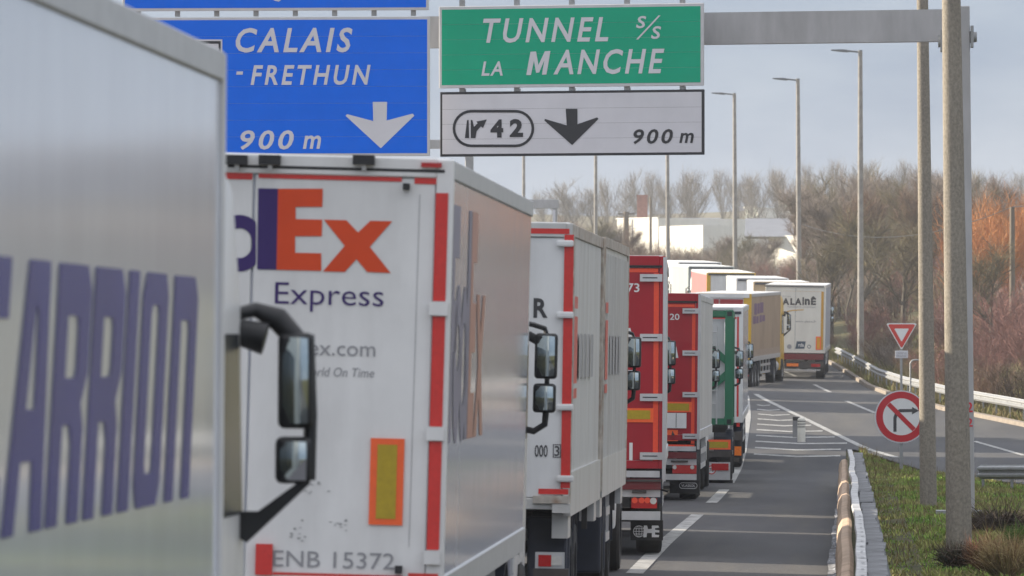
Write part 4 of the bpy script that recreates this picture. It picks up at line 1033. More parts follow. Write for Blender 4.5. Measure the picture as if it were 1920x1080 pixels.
# two further gantries far down the road
def far_gantry(label, px_post, d, wpx, y_top, y_bot, x_left, wht):
    X = P(px_post, 300, d); b = zg(d) if X.x < rr(d) else G(X.x, d); s_ = d / FPX
    g = tag(empty('sign_gantry', (X.x, d, b)), label, 'gantry')
    zt = P(px_post, y_top, d).z - b; zb_ = P(px_post, y_bot, d).z - b
    box('post', -wpx * s_ / 2, wpx * s_ / 2, -.2, .2, -.2, zb_, m_galv, g, bevel=.02)
    xl = (x_left - px_post) * s_
    box('beam', xl, wpx * s_ * .8, -.25, .25, zb_ + .01, zt, m_gantry, g, bevel=.02)
    if wht: box('post_cover', -wpx * s_ / 2 - .02, wpx * s_ / 2 - .12, -.23, -.205, 0, zb_ - .1, m_swhite, g)
    return g
m_gantryblue = M('gantry_blue_grey', (.20, .24, .30), .5, .2, .08)
far_gantry('blue-grey gantry post and beam showing between the blue and white signs', 880, 290, 15, 262, 279, 560, False)
far_gantry('distant grey gantry above the white ribbed truck', 1041, 520, 8, 374, 391, 860, True)

# ------------------------------------------------------------------ lamp posts
m_head = M('lamp_head', (.16, .17, .18), .5, .3, .1)
LG = 'concrete lamp posts along the right verge'
def lamp_post(label, px0, px1, ytop, d, w0, w1, yb=None, arm=0, mat=None):
    """px1, w1 at the foot; px0, w0 where the photo cuts or ends it"""
    s_ = d / FPX; X = P(px1, 700, d).x
    b = G(X, d) - .06
    if yb: b = P(px1, yb, d).z
    o = tag(empty('lamp_post', (X, d, b)), label, 'lamp post', LG)
    zt = P(px0, ytop, d).z - b; xt = P(px0, ytop, d).x - X
    pts = []; rds = []
    for k in range(9):
        f_ = k / 8; pts.append((xt * f_, 0, -.3 + (zt + .3) * f_)); rds.append((w1 + (w0 - w1) * f_) * s_ / 2)
    tube('pole', pts, rds, mat or m_concrete, o, n=20)
    if arm:
        L_ = arm * s_
        tube('arm', [(xt + .05, 0, zt - .05), (xt - L_ * .5, -.0, zt + .03)], .045, m_head, o, n=8)
        bm = bmesh.new(); prism_y(bm, [(xt - L_ * .4, zt - .06), (xt - L_ * .45, zt + .07), (xt - L_ * .6, zt + .09), (xt - L_, zt + .08), (xt - L_, zt + .03), (xt - L_ * .62, zt - .04)], -.12, .12); fin('luminaire', bm, m_head, o, bevel=.015)
        tube('pole_cap', [(xt, 0, zt - .15), (xt, 0, zt + .05)], .1, m_head, o, n=10)
    return o
lamp_post('thick speckled concrete post nearest on the right, in front of the gantry post', 1779, 1799, -330, 105, 31, 50, None, 0)
lamp_post('concrete post beside the round no-right-turn sign', 1727, 1741, -220, 146, 19, 33, None, 0)
m_cf = M('far_pole_concrete', (.27, .255, .235), .85, 0, .2, 4)
for px0, px1, yt, d, arm, lab in ((1613, 1614, 96, 362, 55, 'tall lamp post with short arm beyond the cream trailer by the guardrail'), (1496, 1499, 149, 418, 48, 'lamp post with short arm, second from the right on the skyline'), (1377, 1379, 176, 468, 43, 'lamp post with short arm, just right of the white sign'),
                                (1251, 1253, 200, 518, 38, 'slim lamp post below the 900 m text of the white sign'), (1117, 1117, 215, 568, 34, 'slim lamp post below the black arrow of the white sign'), (982, 982, 228, 618, 31, 'slim lamp post below the number 42 of the white sign')):
    k = 366 / d
    lamp_post(lab, px0, px1, yt, d, 8 * k, 13 * k, None, arm, m_cf)

# ------------------------------------------------------------------ small road signs
def round_sign():
    s = Panel('road_sign', 'round red-ringed no right turn sign on the grass verge', 'sign', 1690, 832, 190, 3)
    cx, cy = 1690, 781.5
    u, v = s.q(cx, cy); R = abs(s.q(cx + 49.5, cy)[0] - u)
    bm = bmesh.new(); prism_y(bm, disc_loop(u, v, R, n=48), 0, .03); pl = fin('disc', bm, m_swhite, s.root)
    f = lambda e: (lambda a, b: (a, -e, b))
    m_sr = M('sign_red', (.50, .012, .022), .4, var=.05)
    lay('field', fill_loops([disc_loop(u, v, R * .70, n=48)]), m_textwhite, f(.004), pl)
    lay('ring', fill_loops([disc_loop(u, v, R * .955, n=48), disc_loop(u, v, R * .70, n=48)]), m_sr, f(.006), pl)
    k = R / 49.5
    pts = [(-15, -28), (-9, -28), (-9, -4), (-7, 5), (-2, 8.5), (20, 9), (20, 4.5), (33, 11.5), (20, 18.5), (20, 14.5), (-3, 14.5), (-11, 10), (-15, -1)]
    lay('arrow', fill_loops([[(u + a * k, v + b * k) for a, b in pts]]), m_textdark, f(.008), pl)
    lay('slash', fill_loops([[(u + a * k, v + b * k) for a, b in ((-27, 21), (-21, 27), (27, -21), (21, -27))]]), m_sr, f(.011), pl)
    zb_ = G(s.root.location.x, 190) - s.root.location.z
    box('post', u - .04, u + .04, .035, .1, zb_ - .2, v + R * .7, m_galv, s.root)
    box('post_clamp', u - .12, u + .12, .031, .034, v - .05, v + .05, m_galv, s.root)
round_sign()
s = Panel('road_sign', 'red and white triangular give way sign with small white plate', 'sign', 1690, 672, 262, 2)
m_sr = M('sign_red2', (.58, .03, .02), .4, var=.05)
def tri(cx, y0, y1, hw, r=2): return [(cx - hw + r, y0), (cx + hw - r, y0), (cx + hw, y0 + r), (cx + r * .8, y1 - .5), (cx, y1), (cx - r * .8, y1 - .5), (cx - hw, y0 + r)]
outer = s.loops([tri(1690.5, 606, 654.5, 28)])[0]
bm = bmesh.new(); prism_y(bm, outer, 0, .03); pl = fin('triangle', bm, m_textwhite, s.root)
s.shape('border', [tri(1690.5, 608, 651.5, 25), tri(1690.5, 616, 640, 13.5, 1)], m_sr, pl, .005)
s.shape('field', [tri(1690.5, 616, 640, 13.5, 1)], m_textwhite, pl, .004)
u0, v1 = s.q(1678.5, 657.5); u1, v0 = s.q(1702.5, 671.5)
pp = box('sub_plate', u0, u1, 0, .03, v0, v1, m_swhite, s.root, bevel=.006)
s.text('CEDEZ LE', 1681, 1700, 660, 664, m_textgrey, pp, .006, .01, 0); s.text('PASSAGE', 1681, 1700, 665.5, 669.5, m_textgrey, pp, .006, .01, 0)
zb_ = G(s.root.location.x, 262) - s.root.location.z
box('post', s.q(1690, 660)[0] - .04, s.q(1690, 660)[0] + .04, .035, .1, zb_ - .2, s.q(1690, 630)[1], m_galv, s.root)
h0 = P(1707, 700, 264); h1 = P(1722, 700, 264); zz = G(h0.x, 264); zt = P(1707, 675, 264).z
hoop = empty('steel_hoop', (h0.x, 264, zz)); tag(hoop, 'grey tubular steel hoop beside the give way sign', 'hoop')
tube('hoop_tube', [(0, 0, -.2), (0, 0, zt - zz - .12), (.05, 0, zt - zz - .03), (.12, 0, zt - zz), (h1.x - h0.x + .3, 0, zt - zz), (h1.x - h0.x + .42, 0, zt - zz - .1), (h1.x - h0.x + .42, 0, -.2)], .03, m_galv, hoop)
# bollard and small grey beacon at the gore
b0 = P(1502.5, 821, 219); b0.z = road_z(b0.x, 219)
m_bol = M('bollard_white', (.66, .64, .57), .6, var=.12, scale=6)
bo = tag(empty('bollard', tuple(b0)), 'white flexible bollard with dark rings on the hatched gore', 'bollard')
tube('shaft', [(0, 0, 0), (0, 0, .60), (0, 0, .67), (0, 0, .70)], [.115, .115, .10, .06], m_bol, bo, n=18)
for z_ in (.42, .5, .58): tube('ring', [(0, 0, z_), (0, 0, z_ + .035)], .119, M('bollard_ring', (.22, .21, .19), .6, var=.4, scale=14), bo, n=18)
b1 = P(1493, 813, 224); b1.z = road_z(b1.x, 224)
bq = tag(empty('marker_post', tuple(b1)), 'small grey flat marker post behind the white bollard', 'marker')
box('board', -.105, .105, 0, .05, 0, .62, M('beacon_grey', (.22, .22, .22), .6, var=.15), bq, bevel=.01)
box('board_top', -.105, .105, -.004, -.001, .5, .61, m_chassis, bq)
#PART5
# ------------------------------------------------------------------ utility poles and wires
m_wood = M('pole_wood', (.17, .14, .11), .9, var=.25, scale=6, stretch=(1, 1, .1))
def upole(label, px, ytop, d, r, bar=0):
    p = P(px, ytop, d); b = G(p.x, d)
    o = tag(empty('utility_pole', (p.x, d, b)), label, 'pole')
    tube('pole', [(0, 0, -.3), (0, 0, p.z - b)], [r * 1.2, r], m_wood, o, n=10)
    if bar: box('crossbar', -bar, bar, -.05, .05, p.z - b - .25, p.z - b - .12, m_wood, o)
    return p
pA = upole('slim wooden utility pole against the orange bushes at the right edge', 1898, 388, 330, .11)
pB = upole('utility pole with a short crossbar in front of the white building', 1174, 397, 640, .22, .7)
pC = upole('thin utility pole beside the brick chimney', 1220, 369, 760, .12)
w0 = P(1505, 421, 420); wm = P(1690, 427, 372); w1 = P(1925, 386, 322)
wr = tag(empty('overhead_wire', tuple(w0)), 'thin dark overhead wire crossing the bushes to the utility pole', 'wire')
pts = []
for k in range(13):
    f_ = k / 12; a = w0.lerp(pA, f_); a.z -= 1.1 * 4 * f_ * (1 - f_) * .9; pts.append(tuple(a - w0))
for k in (1, 2): pts.append(tuple(pA + Vector((.6 * k, -8 * k, -.1 * k)) - w0))
tube('wire', pts, .016, m_black, wr, n=5)

# ------------------------------------------------------------------ distant buildings
m_ren = M('white_render', (.74, .72, .66), .8, var=.08, scale=.6, dirt=(.45, .43, .38), damt=.5, dscale=.5, dstretch=(1, 1, .2))
m_slate = M('grey_roof', (.20, .21, .24), .6, var=.08, scale=.8)
m_brick = M('brick', (.24, .11, .085), .85, var=.2, scale=3)
def facade_block(name, par, a, b, ytop, ybot, d, back, depth, mat, zbase=None):
    """wall line from the far left end to the near right end, so that it faces left and the camera"""
    A = P(a, ytop, d + depth); B = P(b, ytop, d)
    h = B.z; zb = P(b, ybot, d).z if zbase is None else zbase
    n = Vector((A.x - B.x, A.y - B.y, 0)).normalized(); bk = Vector((-(B.y - A.y), (B.x - A.x), 0)).normalized()
    if bk.y < 0: bk = -bk
    o = par.location
    base = [A, B, B + bk * back, A + bk * back]
    vs = [(p.x - o.x, p.y - o.y, zb - o.z) for p in base] + [(p.x - o.x, p.y - o.y, h - o.z) for p in base]
    ob = mk(name, vs, [(0, 1, 5, 4), (1, 2, 6, 5), (2, 3, 7, 6), (3, 0, 4, 7), (4, 5, 6, 7)], mat, par)
    return A, B, bk, h, zb, ob
def on_facade(par, A, B, bk, f0, f1, z0, z1, mat, name, proud=.05, parent=None):
    o = par.location; nrm = -bk
    p0 = A.lerp(B, f0); p1 = A.lerp(B, f1); vs = []
    for off in (.0, proud):
        for p, z in ((p0, z0), (p1, z0), (p1, z1), (p0, z1)): vs.append((p.x + nrm.x * off - o.x, p.y + nrm.y * off - o.y, z - o.z))
    return mk(name, vs, [(4, 5, 6, 7), (0, 4, 7, 3), (1, 2, 6, 5), (3, 7, 6, 2), (0, 1, 5, 4)], mat, parent or par)
d = 800
b = tag(empty('warehouse', tuple(P(1200, 500, d))), 'low white building with a brick chimney and grey roof behind the bare bushes', 'building')
A, B, bk, h, zb, ob = facade_block('wall', b, 1157, 1234, 409, 520, d, 12, 7, m_ren)
for f_ in (.2, .37): on_facade(b, A, B, bk, f_, f_ + .02, zb, h - .1, m_slate, 'downpipe', .06)
on_facade(b, A, B, bk, -.01, 1.01, h + .01, h + .1, m_alu, 'parapet', .12)
A2, B2, bk2, h2, zb2, ob2 = facade_block('wall', b, 1236, 1318, 422, 520, d - 27, 9, 8, m_ren)
for k in range(0): on_facade(b, A2, B2, bk2, .12 + k * .22, .18 + k * .22, h2 - 1.5, h2 - .6, m_glass, 'window', .04)
for k in range(0): on_facade(b, A, B, bk, .5 + k * .16, .58 + k * .16, h - 2.4, h - 1.3, m_glass, 'window', .04)
p = P(1204, 412, d + 8); q_ = P(1204, 368, d + 8)
ch = box('chimney', p.x - b.location.x - .55, p.x - b.location.x + .55, 8, 9.1, p.z - b.location.z - .5, q_.z - b.location.z, m_brick, b)
box('chimney_cap', p.x - b.location.x - .6, p.x - b.location.x + .6, 7.95, 9.15, q_.z - b.location.z + .001, q_.z - b.location.z + .15, m_brick, ch)
rz0 = P(1290, 424, d).z - b.location.z; rz1 = P(1290, 405, d).z - b.location.z
bm = bmesh.new(); x0 = P(1234, 420, d).x - b.location.x; x1 = P(1348, 420, d).x - b.location.x
prism_x(bm, [(2.5, rz0), (12, rz1), (13, rz1), (20, rz0)], x0, x1); fin('roof', bm, m_slate, b)
d = 740
b = tag(empty('house', tuple(P(1475, 500, d))), 'white house with a long grey roof half hidden by bare branches', 'house')
A, B, bk, h, zb, ob = facade_block('wall', b, 1440, 1498, 441, 500, d, 10, 5, m_ren)
for k in range(0): on_facade(b, A, B, bk, .2 + k * .28, .3 + k * .28, h - 1.9, h - .8, m_glass, 'window', .04)
A3, B3, bk3, h3, zb3, ob3 = facade_block('wall', b, 1486, 1512, 416, 500, d + 3, 8, 3, m_ren)
rz0 = P(1450, 443, d).z - b.location.z; rz1 = P(1450, 406, d).z - b.location.z
bm = bmesh.new(); x0 = P(1395, 420, d).x - b.location.x; x1 = P(1488, 420, d).x - b.location.x
prism_x(bm, [(2, rz0), (10, rz1), (18, rz0)], x0, x1); fin('roof', bm, m_slate, b)
x1b = P(1545, 420, d).x - b.location.x
box('annex_wall', x1 + 1.2, x1b, 6, 14, rz0 - 3, rz1 - .1, M('annex_blue', (.30, .33, .40), .6, var=.06), b)
m_pane = M('pale_glazing', (.62, .70, .62), .35, var=.2, scale=.5, stretch=(1, 1, 1))
def glass_block(label, a, b_, yt, yb, d, n, m):
    o = tag(empty('glazed_building', tuple(P((a + b_) / 2, yb, d))), label, 'building')
    A, B, bk, h, zb, ob = facade_block('wall', o, a, b_, yt, yb, d, 10, 8, m_ren)
    for i in range(n):
        for j in range(m):
            z0 = zb + (h - zb) * (j + .08) / m; z1 = zb + (h - zb) * (j + .85) / m
            on_facade(o, A, B, bk, (i + .1) / n, (i + .9) / n, z0, z1, m_pane, 'pane', .06)
    on_facade(o, A, B, bk, -.01, 1.01, h, h + .25, m_ren, 'cornice', .3)
glass_block('small pale glazed building on the hill crest, left of the second lamp post', 1397, 1421, 389, 408, 1250, 3, 2)
glass_block('long pale glazed building on the hill crest behind bare trees', 1459, 1562, 371, 391, 1260, 10, 2)

# ------------------------------------------------------------------ vegetation
rng = np.random.default_rng(11)
def blades(base, dirv, length, width, bend=.15, r=rng):
    """thin two-segment blades; arrays of n"""
    n = len(base); dirv = dirv / np.linalg.norm(dirv, axis=1)[:, None]
    side = np.cross(dirv, r.normal(size=(n, 3))); side /= np.linalg.norm(side, axis=1)[:, None]
    bd = np.cross(dirv, side)
    mid = base + dirv * (length * .55)[:, None] + bd * (length * bend * r.uniform(-.5, .5, n))[:, None]
    tip = base + dirv * length[:, None] + bd * (length * bend * r.uniform(-1, 1, n))[:, None]
    w = side * (width * .5)[:, None]
    v = np.stack([base - w, base + w, mid + w * .75, mid - w * .75, tip], 1).reshape(-1, 3)
    i = np.arange(n)[:, None] * 5
    quads = (i + np.array([[0, 1, 2, 3]])); tris = (i + np.array([[3, 2, 4]]))
    return v, quads, tris
def np_mesh(name, v, quads, tris, mat, colors=None):
    me = bpy.data.meshes.new(name); nv = len(v); nq = len(quads); nt_ = len(tris)
    me.vertices.add(nv); me.vertices.foreach_set('co', v.astype(np.float32).ravel())
    lv = np.concatenate([quads.ravel(), tris.ravel()]).astype(np.int32)
    me.loops.add(len(lv)); me.loops.foreach_set('vertex_index', lv)
    me.polygons.add(nq + nt_)
    st = np.concatenate([np.arange(nq) * 4, nq * 4 + np.arange(nt_) * 3]).astype(np.int32)
    me.polygons.foreach_set('loop_start', st)
    me.update(calc_edges=True)
    if colors is not None:
        at = me.color_attributes.new('tint', 'FLOAT_COLOR', 'POINT')
        at.data.foreach_set('color', np.concatenate([colors, np.ones((nv, 1))], 1).astype(np.float32).ravel())
    me.materials.append(mat); me.validate(); return me
def twig_mat(name, col): return M(name, col, .9, var=.3, scale=.8, spec=.15)
tw_brown = twig_mat('twigs_brown', (.20, .135, .10)); tw_red = twig_mat('twigs_red', (.225, .12, .105)); tw_olive = twig_mat('twigs_olive', (.19, .165, .10))
tw_orange = twig_mat('twigs_orange', (.42, .19, .075)); tw_grey = twig_mat('twigs_grey', (.26, .22, .19)); m_bark = M('bark', (.11, .095, .075), .9, var=.35, scale=5, stretch=(1, 1, .3), bump=.4)
tw_poplar = twig_mat('poplar_twigs', (.26, .23, .20))
def shrub_mesh(seed, H, R, n, mat, wd=.02, up=1.0):
    r = np.random.default_rng(seed)
    # stems from the base, then twigs along them
    ns = 46; ang = r.uniform(0, 6.283, ns); rad_ = R * np.sqrt(r.uniform(0, 1, ns))
    foot = np.stack([np.cos(ang) * rad_ * .35, np.sin(ang) * rad_ * .35, np.zeros(ns)], 1)
    dv = np.stack([np.cos(ang) * rad_ * .8, np.sin(ang) * rad_ * .8, H * r.uniform(.65, 1.0, ns) * up], 1)
    v1, q1, t1 = blades(foot, dv, np.linalg.norm(dv, axis=1), np.full(ns, wd * 2.4), .1, r)
    k = r.integers(0, ns, n); f = r.uniform(.15, .95, n) ** .8
    base = foot[k] + dv[k] * f[:, None] + r.normal(0, .05 * R, (n, 3))
    dd = dv[k] / np.linalg.norm(dv[k], axis=1)[:, None] * .7 + r.normal(0, .55, (n, 3)); dd[:, 2] = np.abs(dd[:, 2]) * .8 + .25
    ln = r.uniform(.22, .6, n) * H * (.45 + .35 * (1 - f)) ; base[:, 2] = np.maximum(base[:, 2], .02)
    v2, q2, t2 = blades(base, dd, ln, np.full(n, wd) * r.uniform(.6, 1.3, n), .25, r)
    return np_mesh('twigs', np.concatenate([v1, v2]), np.concatenate([q1, q2 + len(v1)]), np.concatenate([t1, t2 + len(v1)]), mat)
def tree_meshes(seed, H, spread, upright, tr, ntw, wd, mat, fork=.25):
    r = random.Random(seed); bm = bmesh.new(); ends = []
    def br(p, d, L_, rad_, lev):
        pts = [p]; rs = [rad_]; n = 4 if lev < 2 else 3; q = p.copy(); dd = d.copy()
        for k in range(n):
            dd = (dd + Vector((r.gauss(0, .12), r.gauss(0, .12), .10 * upright))).normalized(); q = q + dd * (L_ / n); pts.append(q.copy()); rs.append(rad_ * (1 - .72 * (k + 1) / n))
            if lev < 3 and (lev > 0 or k >= 1 or fork < .2):
                for _ in range(2 if lev else 3):
                    az = r.random() * 6.283; tilt = spread * r.uniform(.6, 1.2)
                    sd = (dd + Vector((math.cos(az), math.sin(az), 0)) * tilt + Vector((0, 0, .25 * upright))).normalized()
                    br(q.copy(), sd, L_ * r.uniform(.42, .62) * ((1.15 - .17 * k) if lev == 0 else 1), rs[-1] * .62, lev + 1)
        ring_tube(bm, pts, [max(x, .012) for x in rs], 6 if lev == 0 else (4 if lev == 1 else 3), cap=False)
        if lev >= 1: ends.append((p, q, dd))
    br(Vector((0, 0, -.2)), Vector((0, 0, 1)), H * .62, tr, 0)
    me = bpy.data.meshes.new('trunk'); bm.to_mesh(me); bm.free(); me.materials.append(m_bark)
    rg = np.random.default_rng(seed); E_ = len(ends); k = rg.integers(0, E_, ntw)
    p0 = np.array([e[0] for e in ends])[k]; p1 = np.array([e[1] for e in ends])[k]; dv = np.array([e[2] for e in ends])[k]
    f = rg.uniform(.2, 1.0, ntw)[:, None]; base = p0 + (p1 - p0) * f
    dd = dv + rg.normal(0, .55, (ntw, 3)) + np.array([[0, 0, .2 * upright]])
    v, q, t = blades(base, dd, rg.uniform(.05, .16, ntw) * H, np.full(ntw, wd) * rg.uniform(.6, 1.2, ntw), .2, rg)
    top = max(v[:, 2].max(), 1)
    sc = H / top; v *= sc
    for vv in me.vertices: vv.co *= sc
    return me, np_mesh('crown', v, q, t, mat)
def put_tree(name, label, cat, meshes, loc, rz, s, group):
    o = tag(empty(name, loc), label, cat, group); o.rotation_euler = (0, 0, rz); o.scale = s
    link(bpy.data.objects.new('trunk', meshes[0]), o); link(bpy.data.objects.new('crown', meshes[1]), o)
ORD = ['first', 'second', 'third', 'fourth', 'fifth', 'sixth', 'seventh', 'eighth', 'ninth', 'tenth', 'eleventh', 'twelfth', 'thirteenth', 'fourteenth', 'fifteenth', 'sixteenth', 'seventeenth', 'eighteenth', 'nineteenth', 'twentieth', 'twenty-first', 'twenty-second', 'twenty-third', 'twenty-fourth', 'twenty-fifth', 'twenty-sixth', 'twenty-seventh', 'twenty-eighth']
pop = [tree_meshes(40 + i, 10, .7, .9, .12, 1000, .018, tw_poplar, .1) for i in range(4)]
pops = [(1030, 352), (1052, 340), (1078, 332), (1104, 328), (1146, 322), (1163, 330), (1205, 312), (1228, 303), (1262, 318), (1282, 306), (1305, 300), (1348, 303), (1390, 318), (1412, 310), (1432, 306), (1458, 302), (1482, 298), (1510, 296), (1535, 300), (1560, 292), (1590, 300), (1625, 290), (1652, 296), (1690, 292), (1838, 300), (1862, 318), (1888, 305), (1912, 312)]
pops = sorted([(a + random.uniform(-9, 9), b + random.uniform(-14, 12)) for a, b in pops])
for i, (px_, yt) in enumerate(pops):
    d = 1080 + random.uniform(-60, 60); p = P(px_, yt, d); zb_ = zg(d) - .3; h = p.z - zb_
    k = h / 10; wk = random.uniform(.85, 1.6)
    put_tree('poplar_tree', f'bare poplar on the skyline, {ORD[i]} from the left', 'tree', pop[i % 4], (p.x, d, zb_), random.uniform(-.3, .3), (wk, wk, k), 'bare poplars on the skyline')
# nearer bare trees behind the embankment
btr = [tree_meshes(70 + i, 8, .85, .45, .13, 5200, .016, [tw_grey, tw_brown, tw_grey, tw_olive][i]) for i in range(4)]
nt_ = [(1538, 318, 470), (1562, 300, 500), (1588, 345, 440), (1604, 296, 480), (1632, 288, 500), (1655, 330, 430), (1672, 292, 480), (1700, 310, 450), (1708, 288, 505), (1748, 300, 470), (1836, 300, 480), (1868, 330, 460), (1896, 310, 490), (1925, 330, 470), (1500, 372, 520), (1120, 395, 640), (1085, 400, 650), (1150, 400, 660), (1060, 395, 660), (1020, 402, 655), (1196, 415, 620), (1345, 430, 600), (1400, 425, 560), (1430, 430, 540), (1575, 330, 455), (1645, 318, 470), (1720, 322, 440)]
nt_.sort()
for i, (px_, yt, d) in enumerate(nt_):
    p = P(px_, yt, d); zb_ = G(p.x, d) - .1; h = max(p.z - zb_, 3); k = h / 8
    put_tree('bare_tree', f'leafless tree among the embankment bushes, {ORD[i]} from the left', 'tree', btr[i % 4], (p.x, d, zb_), random.uniform(0, 6), (k * random.uniform(.8, 1.05), k, k), 'leafless trees behind the embankment')
big = tree_meshes(91, 8, .95, .3, .22, 2400, .016, tw_olive, .3)
for px_, yt, d, lab in ((1612, 350, 396, 'bare tree with a stout forked trunk behind the tall lamp post'), (1690, 372, 385, 'bare tree with a stout trunk above the give way sign'), (1556, 400, 408, 'smaller bare tree with a leaning trunk above the cream trailer'), (1860, 420, 318, 'bare spreading tree in front of the orange willows')):
    p = P(px_, yt, d); zb_ = G(p.x, d) - .1; k = (p.z - zb_) / 8
    put_tree('bare_tree', lab, 'tree', big, (p.x, d, zb_), random.uniform(0, 6), (k, k, k), 'stout bare trees on the slope')
for i in range(22):
    y = 380 + 12 * (i % 5) + random.uniform(-5, 5); x = 12.5 + i * 2.3 + random.uniform(-.8, .8)
    k = random.uniform(.8, 1.15)
    put_tree('bare_tree', f'leafless tree on the bank beyond the right edge, {ORD[i]} along the row', 'tree', btr[i % 4], (x, y, G(x, y) - .1), random.uniform(0, 6), (k, k, k), 'leafless trees beyond the right edge')
# shrubs along the embankment
shr = [shrub_mesh(100 + i, 2.6, 1.5, 1250, m_, .014) for i, m_ in enumerate((tw_red, tw_brown, tw_red, tw_grey, tw_olive, twig_mat('twigs_dark', (.085, .062, .05))))]
sho = [shrub_mesh(130 + i, 3.4, 1.5, 1500, tw_orange, .016, 1.1) for i in range(2)]
CNAME = {0: 'reddish', 1: 'brown', 2: 'reddish', 3: 'grey-tan', 4: 'olive-brown', 5: 'dark brown'}
spots = []
y = 246.0
while y < 640:
    R = rr(y); x = R + 2.2; xmax = (1965 - 1600) * y / FPX
    while x < xmax + 1 and x < R + 46:
        spots.append((x + random.uniform(-.5, .5), y + random.uniform(-3, 3), x - R))
        x += random.uniform(1.3, 3.2) * (1 + (y - 246) / 420)
    y += 9 + (y - 246) * .02
for i in range(16): spots.append((P(1140 + i * 13 + random.uniform(-5, 5), 440, 655).x, 655 + random.uniform(-6, 6), 31.0))
for i in range(18): spots.append((P(1110 + i * 24 + (90 if 13 <= i <= 16 else 0) + random.uniform(-6, 6), 440, 690).x, 690 + random.uniform(-8, 8), 30.0))
for i in range(26): spots.append((11 + i * 1.7, 345 + 14 * (i % 4), 12.0))
for i, (x, y, off) in enumerate(spots):
    k = random.randrange(6); px_ = 1600 + x * FPX / y
    sz = min(.42 + off * .07, 1.25) * random.uniform(.55, 1.35) * (1 - max(0, y - 400) / 900)
    if off == 31.0: sz = random.uniform(1.0, 1.55); k = random.choice((0, 1, 3, 4))
    if off == 30.0: sz = random.uniform(1.1, 1.6)
    o = bpy.data.objects.new('bare_shrub', shr[k]); COL.objects.link(o)
    o.location = (x, y, G(x, y) - .06); o.rotation_euler = (random.uniform(-.1, .1), random.uniform(-.1, .1), random.random() * 6.3); o.scale = (sz * 1.15, sz * 1.15, sz)
    zone = 'in front of the white buildings' if off >= 30.0 else 'beside the guardrail' if off < 5 else ('on the slope behind the lamp posts' if y < 420 else 'in the thicket beyond the far queue')
    tag(o, f'bare {CNAME[k]} shrub {zone}', 'shrub', f'bare {CNAME[k]} shrubs {zone}')
    NSH = i
for i, (px_, yt, d) in enumerate(((1830, 392, 372), (1856, 376, 378), (1884, 370, 374), (1912, 374, 380), (1940, 372, 376), (1990, 380, 376), (2040, 385, 370))):
    p = P(px_, yt, d); zb_ = G(p.x, d); h = max(p.z - zb_, 1)
    o = bpy.data.objects.new('orange_shrub', sho[i % 2]); COL.objects.link(o); o.location = (p.x, d, zb_ - .05); o.rotation_euler = (0, 0, random.random() * 6); k = h / 3.6; o.scale = (k * .75, k * .75, k)
    tag(o, f'orange-twigged willow bush on the right, {ORD[i]} of its clump', 'shrub', 'orange willow bushes')

# verge grass
m_grass = M('grass', (1, 1, 1), .8, var=.15, scale=2, attr='tint', spec=.2)
def grass(name, label, regions, r):
    B_, D_, L_, W_, C_ = [], [], [], [], []
    for (n, xf, hmin, hmax, wd, pal) in regions:
        ys = r.uniform(0, 1, n); pts = np.array([xf(u, w) for u, w in zip(ys, r.uniform(0, 1, n))])
        B_.append(pts); dv = r.normal(0, .38, (n, 3)); dv[:, 2] = 1; D_.append(dv)
        clump = (np.sin(pts[:, 0] * 3.1 + 1.7 * np.sin(pts[:, 1] * .45)) + np.sin(pts[:, 1] * .8 + pts[:, 0] * 1.3)) * .25 + .5
        L_.append((hmin + (hmax - hmin) * r.uniform(0, 1, n)) * (.55 + .75 * clump)); W_.append(np.full(n, wd) * r.uniform(.6, 1.3, n))
        pal = np.array(pal); idx = np.clip((clump * (len(pal) - 1) + r.normal(0, .6, n)).round().astype(int), 0, len(pal) - 1)
        C_.append(pal[idx] * r.uniform(.75, 1.25, (n, 1)))
    b_, d_, l_, w_, c_ = map(np.concatenate, (B_, D_, L_, W_, C_))
    v, q, t = blades(b_, d_, l_, w_, .5, r)
    o = bpy.data.objects.new(name, np_mesh(name, v, q, t, m_grass, np.repeat(c_, 5, axis=0))); COL.objects.link(o)
    o['kind'] = 'stuff'; o['label'] = label; o['category'] = 'grass'; return o
PAL = [(.14, .25, .045), (.20, .34, .06), (.29, .40, .085), (.23, .24, .08), (.29, .26, .11), (.37, .39, .12)]
def verge(u, w):
    y = 72 + (212 - 72) * u ** 1.25; x0 = .40 - .0015 * (y - 70); x1 = max(x0 + .15, min(rl(y) - .3, 7))
    x = x0 + (x1 - x0) * w; return (x, y, G(x, y) - .06)
def bank(u, w):
    y = 190 + 200 * u; x0 = rr(y) + .3; x = x0 + (.2 + 6 * w * w); return (x, y, G(x, y) - .06)
grass('verge_grass', 'mixed green and yellowed grass between the barrier and the slip road', [(110000, verge, .03, .13, .028, PAL), (4000, verge, .15, .34, .012, [(.22, .17, .08), (.14, .10, .05)])], rng)
grass('bank_grass', 'rough pale grass under the far guardrail', [(26000, bank, .15, .5, .04, [(.12, .12, .04), (.20, .17, .07), (.24, .19, .09), (.15, .17, .05)])], rng)
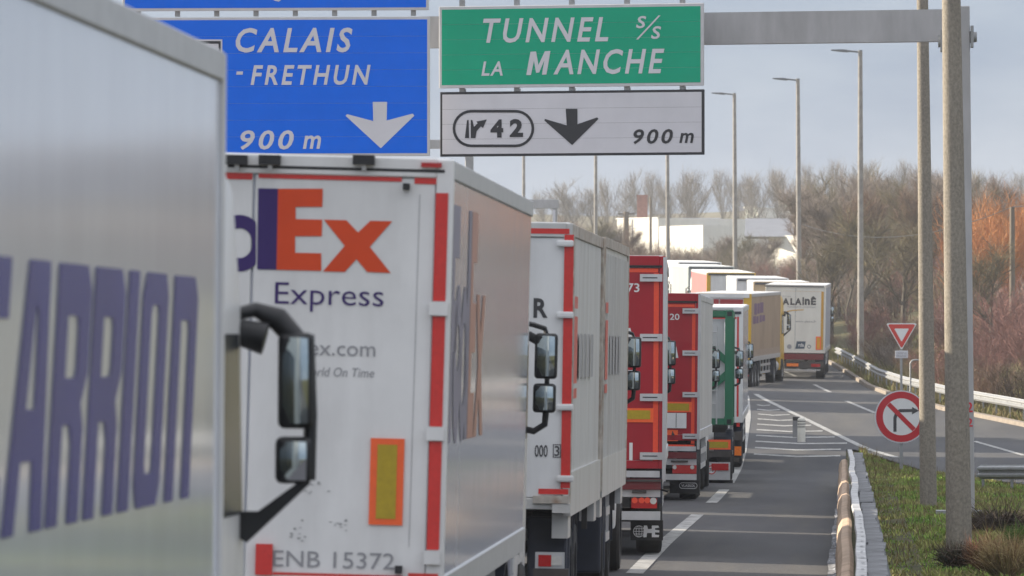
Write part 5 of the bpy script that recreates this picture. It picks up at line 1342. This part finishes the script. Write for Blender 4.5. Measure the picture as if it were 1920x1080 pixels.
# dry tussocks, dark bramble and a bright tuft at the lower right
def tussock(label, px_, py_, d, n, H, R, pal, name='dry_tussock', droop=.7):
    p = P(px_, py_, d); zb_ = G(p.x, d) - .05; r = np.random.default_rng(int(px_ + py_))
    a = r.uniform(0, 6.283, n); q0 = R * .35 * np.sqrt(r.uniform(0, 1, n))
    base = np.stack([np.cos(a) * q0, np.sin(a) * q0 * 2, r.uniform(0, .1, n)], 1)
    dv = np.stack([np.cos(a) * R * droop, np.sin(a) * R * droop, H * r.uniform(.5, 1.1, n)], 1) + r.normal(0, .06, (n, 3))
    v, q, t = blades(base, dv, np.linalg.norm(dv, axis=1) * r.uniform(.7, 1.2, n), np.full(n, .012) * r.uniform(.6, 1.6, n), .8, r)
    pal = np.array(pal); c = pal[r.integers(0, len(pal), n)] * r.uniform(.7, 1.3, (n, 1))
    o = bpy.data.objects.new(name, np_mesh(name, v, q, t, m_grass, np.repeat(c, 5, axis=0))); COL.objects.link(o); o.location = (p.x, d, zb_)
    tag(o, label, 'plant')
STRAW = [(.50, .38, .20), (.40, .29, .15), (.28, .19, .10), (.44, .36, .17)]
tussock('straw-coloured tussock arching over at the lower right corner', 1888, 1050, 94, 1500, .42, .3, STRAW)
tussock('rust-brown withered tussock beside the thick concrete post', 1846, 1055, 96, 1300, .36, .2, [(.22, .10, .06), (.16, .08, .05), (.26, .16, .09)])
tussock('bright green tuft at the right edge above the straw tussock', 1912, 985, 110, 900, .25, .22, [(.09, .17, .03), (.13, .21, .04)], 'green_tuft')
tussock('yellow-green tuft right of the gantry post foot', 1856, 955, 125, 700, .22, .25, [(.16, .17, .05), (.2, .18, .07)], 'green_tuft')
tussock('dark withered bramble behind the gantry post', 1880, 985, 118, 1400, .22, .5, [(.06, .045, .035), (.08, .06, .045)], 'bramble', 1.0)
tussock('dark dead weeds at the foot of the thick concrete post', 1790, 1075, 99, 900, .22, .3, [(.09, .06, .045), (.07, .07, .04)], 'dead_weeds', .5)

# ------------------------------------------------------------------ winter haze over the plain
mh = bpy.data.materials.new('haze'); mh.use_nodes = True; N = mh.node_tree.nodes; N.clear()
ho = N.new('ShaderNodeOutputMaterial'); pv = N.new('ShaderNodeVolumePrincipled')
pv.inputs['Color'].default_value = (.86, .9, .97, 1); pv.inputs['Density'].default_value = .00018; pv.inputs['Anisotropy'].default_value = .2
mh.node_tree.links.new(pv.outputs[0], ho.inputs['Volume'])
hz = box('haze', -1450, 1450, -1460, 2400, -2, 60, mh); hz['kind'] = 'stuff'; hz['label'] = 'thin winter haze over the plain'; hz['category'] = 'haze'
